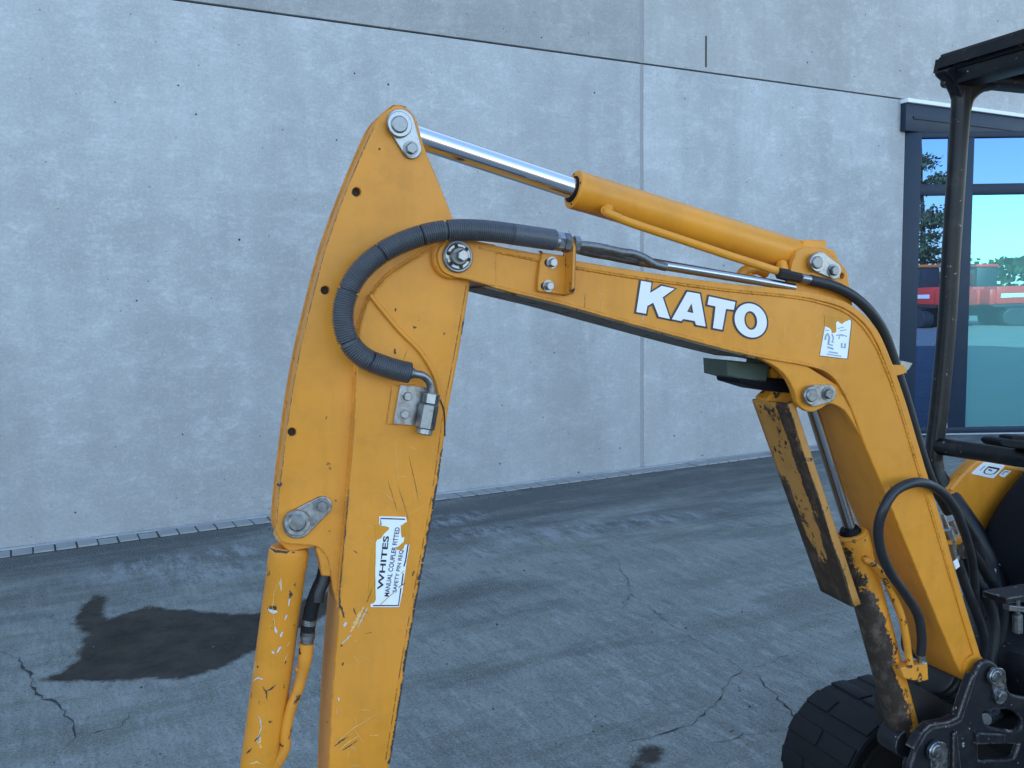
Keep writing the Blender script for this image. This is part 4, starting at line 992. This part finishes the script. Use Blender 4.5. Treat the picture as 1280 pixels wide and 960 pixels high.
# fittings behind the boom
fc = plate_px('hose_clip', [(1176,676,'c'),(1184,681,'c'),(1200,681,'c'),(1206,675,'c'),(1202,670,'c'),(1190,675,'c')], .02, .06, M['yellow'], mach, .001)
turned('hose_fitting', L(1178,642,.03), L(1196,700,.03), [(0,.004),(.3,.007),(.32,.013),(.6,.013),(.62,.010),(1,.010)], M['zinc'], mach, 8, 20)
turned('hose_fitting', L(1187,648,.06), L(1206,694,.06), [(0,.015),(.35,.015),(.37,.019),(.62,.019),(.64,.014),(1,.015)], M['zinc'], mach, 12, 20)
tube('loom_hose', [L(1196,698,.03), L(1208,735,.04), L(1222,770,.05), L(1230,800,.06), L(1225,830,.08)], .012, M['rubber'], mach, 10)
tube('loom_hose', [L(1206,690,.06), L(1218,720,.08), L(1236,755,.1), L(1243,785,.1), L(1238,830,.1)], .015, M['rubber'], mach, 10)
tube('loom_hose', [L(1215,690,.1), L(1235,720,.12), L(1254,760,.12), L(1250,800,.12), L(1242,832,.12)], .013, M['rubber_dusty'], mach, 10)
plate_px('hose_tag', [(1191.5,702,'c'),(1197,698,'c'),(1200,708,'c'),(1195,712,'c')], .02, .022, M['sticker'], mach, .0003)
# --- swing bracket
fa = M['black_worn']
sb = [(1138,960,'c'),(1146,935,'c'),(1157,917,'c'),(1166,909,'c'),(1190,905,'c'),(1201,900,'c'),(1210,872),(1218,846),(1224,832),(1232,826),(1242,828),(1252,838),(1258,852),(1266,868),(1300,874,'c'),(1380,880,'c'),(1380,1080,'c'),(1138,1080,'c')]
hl = [smooth([(1230,890),(1240,888),(1262,888),(1276,897),(1277,908),(1268,914),(1240,909),(1231,903)]), smooth([(1223,929,'c'),(1274,931,'c'),(1270,943,'c'),(1262,949),(1224,950,'c')])]
swb = plate_px('swing_bracket', sb, -.106, -.090, fa, mach, .005, hl)
plate_px('bracket_rib', [(1222,916,'c'),(1258,918,'c'),(1256,930,'c'),(1222,931,'c')], -.118, -.085, fa, swb, .003)
plate_px('bracket_rib', [(1192,918,'c'),(1197,914,'c'),(1202,960,'c'),(1197,1040,'c'),(1192,1040,'c')], -.115, -.085, fa, swb, .003)
plate_px('bracket_flange', [(1146,938,'c'),(1157,919,'c'),(1166,911,'c'),(1190,907,'c'),(1203,901,'c'),(1212,874),(1220,848),(1216,846),(1206,872),(1198,896,'c'),(1186,902,'c'),(1163,906,'c'),(1152,916,'c'),(1141,936,'c')], -.112, -.089, fa, swb, .003)
plate_px('far_cheek', sb, .085, .115, fa, swb, .006)
plate_px('bracket_core', [(1200,915,'c'),(1300,880,'c'),(1380,890,'c'),(1380,1080,'c'),(1160,1080,'c'),(1165,960,'c')], -.06, .08, M['muddy'], swb, .01, yt=.08)
turned('boom_foot', L(1217,834,-.077), L(1217,834,-.077)+Vector((0,.03,0)), [(0,.032),(1,.032)], M['yellow'], boom, 28)
pin_plate((1246,846), (1249,869), 10.5, 6.0, -.107)
pin_plate((1172,940), (1172,975), 12, 7, -.107)
turned('bracket_bolt', L(1232,899,-.05), L(1247,895,-.0), [(0,.014),(1,.014)], M['steel'], swb, 12)
# corrugated boot and dark plates behind the ram foot
pth = resample(catmull3([L(1168,838,.03), L(1190,850,.03), L(1208,866,.03), L(1222,884,.03)], 12), .004)
bm = bmesh.new(); sweep(bm, pth, [.052*(1+.13*math.sin(i*2*math.pi/6)) for i in range(len(pth))], 18)
finish(bm, 'hose_boot', M['rubber'], mach, 70)
plate_px('gusset_plate', [(1136,852,'c'),(1150,858,'c'),(1203,890,'c'),(1200,905,'c'),(1160,915,'c'),(1140,925,'c')], -.02, .0, M['muddy'], mach, .003, yt=-.02)
plate_px('pivot_lug', [(1094,858),(1100,852),(1106,880),(1112,900),(1128,925),(1146,938),(1138,946),(1118,938),(1102,918),(1092,885)], .0, .06, M['muddy'], mach, .006, yt=.06)
# --- undercarriage
def stadium(x0, x1, zc, r, n=14):
    return [Vector((x0-r*math.sin(math.pi*i/n), zc+r*math.cos(math.pi*i/n))) for i in range(n+1)] + [Vector((x1+r*math.sin(math.pi*i/n), zc-r*math.cos(math.pi*i/n))) for i in range(n+1)]
def track(y0, y1):
    c = L(1078, 955, .30); R = .205; xf = c.x + .10; x1 = xf+1.35; zc = R+.012
    t = plate('rubber_track', [stadium(xf, x1, zc, R), stadium(xf, x1, zc, R-.045)], y0, y1, M['rubber_dusty'], mach, .012)
    bm = bmesh.new(); per = 2*(x1-xf)+2*math.pi*R; n = 40
    for i in range(n):
        s = per*i/n
        if s < math.pi*R: a = s/R; p = Vector((xf-R*math.sin(a), 0, zc+R*math.cos(a))); th = a
        elif s < math.pi*R+(x1-xf): p = Vector((xf+s-math.pi*R, 0, zc-R)); th = math.pi
        elif s < 2*math.pi*R+(x1-xf): a = (s-math.pi*R-(x1-xf))/R; p = Vector((x1+R*math.sin(a), 0, zc-R*math.cos(a))); th = math.pi+a
        else: p = Vector((x1-(s-2*math.pi*R-(x1-xf)), 0, zc+R)); th = 0
        Mx = Matrix.Translation(p) @ Matrix.Rotation(-th, 4, 'Y')
        off = .5*(y1-y0)
        add_box(bm, (-.026, y0+.006, -.01), (.026, y0+off-.005+.03*(i % 2), .004), Mx, .004); add_box(bm, (-.026, y0+off+.005+.03*(i % 2), -.01), (.026, y1-.006, .004), Mx, .004)
    finish(bm, 'tread_lugs', M['rubber_dusty'], t)
    turned('idler_wheel', (xf, y0+.02, zc), (xf, y1-.02, zc), [(0,.13),(.1,.155),(.9,.155),(1,.13)], M['muddy'], t, 28)
    turned('sprocket', (x1, y0+.02, zc), (x1, y1-.02, zc), [(0,.13),(.1,.155),(.9,.155),(1,.13)], M['muddy'], t, 28)
    box('track_frame', (xf, y0+.05, zc-.06), (x1, y1-.05, zc+.09), M['muddy'], t, .02)
    return t
track(.26, .52); track(-.55, -.29)
xm = L(1250, 880, 0).x
box('chassis', (xm+.05, -.3, .2), (xm+.9, .28, .42), M['muddy'], mach, .03)
turned('turntable', (xm+.55, 0, .42), (xm+.55, 0, .52), [(0,.3),(1,.3)], M['muddy'], mach, 32)
box('upper_frame', (xm+.12, -.46, .50), (xm+1.25, .46, .66), M['black_worn'], mach, .03)
# --- canopy
YC = .44
pst = [(1202,112),(1198,180),(1190,300),(1184,400),(1175,500),(1168,560),(1167,580),(1174,600),(1190,624),(1209,651),(1230,684),(1241,708),(1246,735),(1245,765),(1241,800),(1236,835)]
pp = [L(px, py, YC - (0 if py < 590 else min(1, (py-590)/160)*.20)) for px, py in pst]
post = tube('canopy_post', pp, [.027, .0265] + [.0265]*4 + [.028]*10, M['black'], mach, 16)
rl0 = L(1170, 557, YC); nrl = L(1283, 573, .10)
tube('guard_rail', [rl0, rl0.lerp(nrl, .5), nrl, nrl+(nrl-rl0)*.8], .026, M['black'], mach, 14)
cr = L(1173, 88, YC+.03)
rc = [(cr.x+.0, YC+.05), (cr.x+.04, YC+.09), (cr.x+.1, YC+.1), (cr.x+1.2, YC+.1), (cr.x+1.3, YC), (cr.x+1.3, -.48), (cr.x+1.2, -.56), (cr.x+.1, -.56), (cr.x-.01, -.46)]
bm = bmesh.new()
lo = [bm.verts.new((x, y, cr.z-.005)) for x, y in rc]; hi = [bm.verts.new((x+(.012 if i in (0,1,8,7) else 0), y, cr.z+.05)) for i, (x, y) in enumerate(rc)]
bm.faces.new(lo[::-1]); bm.faces.new(hi)
for i in range(len(rc)): bm.faces.new((lo[i], lo[(i+1) % len(rc)], hi[(i+1) % len(rc)], hi[i]))
bmesh.ops.bevel(bm, geom=list(bm.edges), offset=.012, segments=2, affect='EDGES')
roof = finish(bm, 'canopy_roof', M['black'], mach, 30)
# flared head where post meets roof
fl = [(1174,90,'c'),(1176,95),(1183,102),(1191,114),(1196,132),(1197,158,'c'),(1205,158,'c'),(1210,133),(1215,124),(1226,116),(1240,113,'c'),(1262,98,'c'),(1244,62,'c'),(1217,72,'c')]
plate_px('post_gusset', fl, YC-.022, YC+.022, M['black'], mach, .010, yt=YC)
box('front_header', (cr.x+.012, -.5, cr.z-.05), (cr.x+.10, YC+.04, cr.z+.0), M['black'], roof, .012)
box('side_rail', (cr.x+.08, YC-.03, cr.z-.04), (cr.x+1.25, YC+.05, cr.z+.0), M['black'], roof, .012)
# rear posts
for yy in (YC, -YC): tube('canopy_post', [Vector((cr.x+1.2, yy, cr.z)), Vector((cr.x+1.18, yy, .65))], .03, M['black'], mach, 12, straight=True)
tube('canopy_post', [Vector((cr.x+.06, -YC-.04, cr.z)), Vector((cr.x+.0, -YC-.04, .65))], .03, M['black'], mach, 12, straight=True)
# --- side cover, seat box, lever
fd = plate_px('side_cover', [(1186,612,'c'),(1205,590),(1226,573),(1250,577),(1300,588),(1400,600,'c'),(1400,800,'c'),(1230,800,'c'),(1215,690,'c')], .38, .42, M['yellow'], mach, .012)
YF = .38
def s6(pts): return [(1200+x/16, 560+y/16) for x, y in pts]
st = plate_px('fender_sticker', s6([(470,285),(560,285),(900,345),(880,385),(680,600),(640,605),(560,590),(390,550),(240,520),(235,490)]), YF-.0022, YF-.0006, M['sticker'], mach, .0003, sm=False)
st['label'] = 'white sticker with shield emblem on the side cover'
sh = smooth([(580,360,'c'),(800,415,'c'),(760,460),(680,520),(570,530),(490,510),(470,480),(500,430)])
ring = [(p.x, p.y) for p in sh]; cx = sum(p[0] for p in ring)/len(ring); cy = sum(p[1] for p in ring)/len(ring)
plate('emblem', [toL(s6(ring), YF-.0026), toL(s6([(cx+(x-cx)*.80, cy+(y-cy)*.80) for x, y in ring]), YF-.0026)], YF-.0030, YF-.0022, M['ink'], st, .0001)
strip_px('emblem', s6([(580,380),(790,420)]), 2.0, YF-.0034, M['ink'], st); strip_px('emblem', s6([(570,430),(640,455)]), 1.6, YF-.0034, M['ink'], st)
strip_px('emblem', s6([(400,450),(500,360)]), 1.2, YF-.0034, M['greyink'], st)
s2 = plate_px('fender_sticker', s6([(780,545),(900,440),(1025,460),(1000,490),(890,590),(830,575)]), YF-.0022, YF-.0006, M['sticker'], mach, .0003, sm=False)
strip_px('emblem', s6([(840,530),(900,470),(980,480)]), 1.5, YF-.0034, M['greyink'], s2)
plate_px('seat_box', [(1300,572),(1276,590),(1254,616),(1238,640),(1228,662),(1224,692),(1226,735,'c'),(1240,790,'c'),(1420,800,'c'),(1420,575,'c')], .0, .34, M['plastic'], mach, .02, yt=.34)
plate_px('floor_panel', [(1222,770,'c'),(1420,770,'c'),(1420,880,'c'),(1250,870,'c'),(1228,835,'c')], .12, .36, M['plastic'], mach, .01, yt=.36)
plate_px('floor_edge', [(1258,748,'c'),(1420,720,'c'),(1420,735,'c'),(1258,756,'c')], -.02, .05, M['black_worn'], mach, .003)
lv = plate_px('armrest_lever', [(1251,551),(1262,549),(1300,553,'c'),(1300,563,'c'),(1262,560),(1252,557)], .08, .14, M['plastic'], mach, .004)
plate_px('lever_grip', [(1268,545),(1290,546),(1300,553),(1268,551)], .09, .13, M['plastic'], lv, .003)
plate_px('control_lever', [(1262,757,'c'),(1282,759,'c'),(1282,766,'c'),(1262,764,'c')], -.03, -.01, M['oldsteel'], mach, .002)
turned('control_rod', L(1272,750,-.02), L(1272,790,-.02), [(0,.006),(.4,.006),(.45,.012),(1,.012)], M['oldsteel'], mach, 10)

# ------------------------------------------------------------------ the yard behind the camera, seen in the window
RED = plain('red_paint', (.75, .05, .03), .4, .1, 6); ORG = plain('orange_paint', (.65, .2, .04), .4, .1, 6)
DK = plain('dark_machine', (.03, .033, .036), .5, .3, 8); CABG = plain('cab_glass', (.03, .05, .05), .1, .2, 3)
WHT = plain('white_mark', (.8, .8, .8), .5, .05, 8)
def digger(loc, rz, label, body, cabtop, s=1.0):
    r = empty('tracked_excavator', loc, rz); r.scale = (s, s, s); tag(r, label, 'excavator', 'excavators parked in the sunny yard')
    for sy in (-1, 1):
        y0 = sy*1.1-.28
        t = plate('crawler_track', [stadium(-1.2, 1.2, .42, .40)], y0, y0+.56, DK, r, .04)
        bm = bmesh.new()
        for i in range(22):
            add_box(bm, (-1.5+i*.14, y0+.02, .80), (-1.5+i*.14+.09, y0+.54, .85), None)
        finish(bm, 'track_shoes', DK, t)
    box('lower_frame', (-.7, -.85, .45), (.7, .85, .85), DK, r, .05)
    h = box('engine_cover', (-1.9, -1.2, .98), (.25, 1.25, 1.75), body, r, .08)
    box('counterweight', (-2.2, -1.2, .95), (-1.85, 1.2, 1.65), body, r, .12)
    box('stripe', (-1.7, -1.215, 1.25), (-.75, -1.19, 1.42), WHT, h)
    box('stripe', (-1.7, 1.24, 1.25), (-.75, 1.262, 1.42), WHT, h)
    box('deck', (-2.0, -1.2, .86), (1.25, 1.2, .98), DK, r, .03)
    c = box('cab', (.15, .25, .98), (1.35, 1.2, 2.72), DK, r, .06)
    box('cab_roof', (.1, .2, 2.72), (1.4, 1.25, 2.86), cabtop, c, .04)
    box('cab_window', (.35, .22, 1.75), (1.15, .26, 2.6), CABG, c); box('cab_window', (.35, 1.19, 1.75), (1.15, 1.215, 2.6), CABG, c)
    box('cab_window', (1.34, .38, 1.5), (1.362, 1.08, 2.6), CABG, c)
    b = plate('boom', [[Vector(p) for p in ((.4,1.1),(.75,1.0),(2.3,2.05),(3.9,1.85),(3.9,2.05),(2.1,2.45))]], -.35, -.05, body, r, .03)
    plate('stick', [[Vector(p) for p in ((3.6,2.25),(4.0,2.15),(3.75,.75),(3.5,.75))]], -.33, -.07, body, r, .03)
    plate('digging_bucket', [[Vector(p) for p in ((3.5,1.0),(3.85,.95),(3.9,.4),(3.4,.05),(2.95,.3),(3.0,.45),(3.4,.4))]], -.6, .2, DK, r, .03)
    return r
def vg(px, py): return mirror(G(px, py))
fw = -math.pi/2
q_ = vg(1250, 426); print('shade line distance', -(q_-WO).dot(WN), 'building shade', H/math.tan(SUN_EL)*math.cos(SUN_AZ-math.atan2(WN.x, WN.y)))
print('yard pts', vg(1225, 404), vg(1270, 404), vg(1158, 407))
digger(vg(1214, 404.5), fw+rad(8), 'red excavator with tall red topped cab reflected in the window beside the mullion', RED, RED)
digger(vg(1282, 405.5), rad(4), 'long red excavator with white marking and dark cab reflected in the large window pane', RED, DK)
digger(vg(1150, 407), fw-rad(20), 'red excavator with orange roof reflected in the narrow window pane', RED, ORG)
# trees
g = NG('leaf_green'); LEAF = g.out(g.mix(g.noise(1.3, 4), (.035, .06, .02), (.10, .13, .045)), .6)
BARK = plain('bark', (.07, .055, .045), .9, .3, 5)
def tree(loc, hgt, rad_, n, label, cat='tree', conifer=False, group=None):
    r = empty('pine_tree' if conifer else 'broadleaf_tree', loc); tag(r, label, cat, group)
    bm = bmesh.new(); sweep(bm, [Vector((0, 0, hgt*t)) + Vector((math.sin(t*5)*.1, math.cos(t*4)*.1, 0)) for t in (0, .25, .5, .75, .95)], [hgt*.022*(1-.85*t) for t in (0, .25, .5, .75, .95)], 8)
    limbs = []
    for i in range(16):
        z = hgt*random.uniform(.3, .9); a = random.uniform(0, 6.28); l = rad_*(1.15-z/hgt)*random.uniform(.7, 1.2) if conifer else rad_*random.uniform(.5, .9)
        p0 = Vector((0, 0, z)); p1 = p0+Vector((math.cos(a)*l, math.sin(a)*l, l*(.05 if conifer else .45))); limbs.append((p0, p1)); sweep(bm, [p0, p0.lerp(p1, .5), p1], [hgt*.007, hgt*.005, hgt*.002], 6)
    finish(bm, 'trunk', BARK, r)
    bm = bmesh.new()
    for i in range(n):
        p0, p1 = random.choice(limbs); c = p0.lerp(p1, random.uniform(.35, 1.1)) + Vector((random.gauss(0, 1), random.gauss(0, 1), random.gauss(0, .45 if conifer else .8)))*rad_*.16
        s = rad_*random.uniform(.025, .07); e = Vector((random.gauss(0, 1), random.gauss(0, 1), random.gauss(0, 1))).normalized(); u = e.orthogonal().normalized()
        bm.faces.new([bm.verts.new(c+v) for v in (e*s, u*s*.5, -e*s, -u*s*.5)])
    me = bpy.data.meshes.new('crown'); bm.to_mesh(me); bm.free(); mesh_obj('crown', me, LEAF, r)
def vpt(px, dist):
    r_ = ray(px, 359); r_.z = 0; q = CAM + r_*dist; q.z = 0; return mirror(q)
tree(vpt(1150, 52), 10.5, 2.6, 3600, 'tall dark pine with drooping limbs reflected in the narrow window pane', conifer=True)
bm = bmesh.new(); hills = vpt(1240, 150)
# distant wooded rise
for i in range(7000):
    x = random.uniform(-110, 110); yy = random.gauss(0, 5); top = 5.2+1.5*math.sin(x*.07)+1.0*math.sin(x*.19+1)
    c = Vector((x, yy, top*random.random()**.5)); s = random.uniform(.5, 1.3)
    e = Vector((random.gauss(0, 1), random.gauss(0, 1), random.gauss(0, 1))).normalized(); u = e.orthogonal().normalized()
    bm.faces.new([bm.verts.new(c+v) for v in (e*s, u*s*.6, -e*s, -u*s*.6)])
me = bpy.data.meshes.new('far_wood'); bm.to_mesh(me); bm.free()
fwood = mesh_obj('far_wood', me, LEAF); fwood.location = (hills.x, hills.y, 0)
dv = hills.normalized(); fwood.rotation_euler = (0, 0, math.atan2(dv.y, dv.x)+math.pi/2); tag(fwood, 'low green wood at the far end of the yard', kind='stuff')
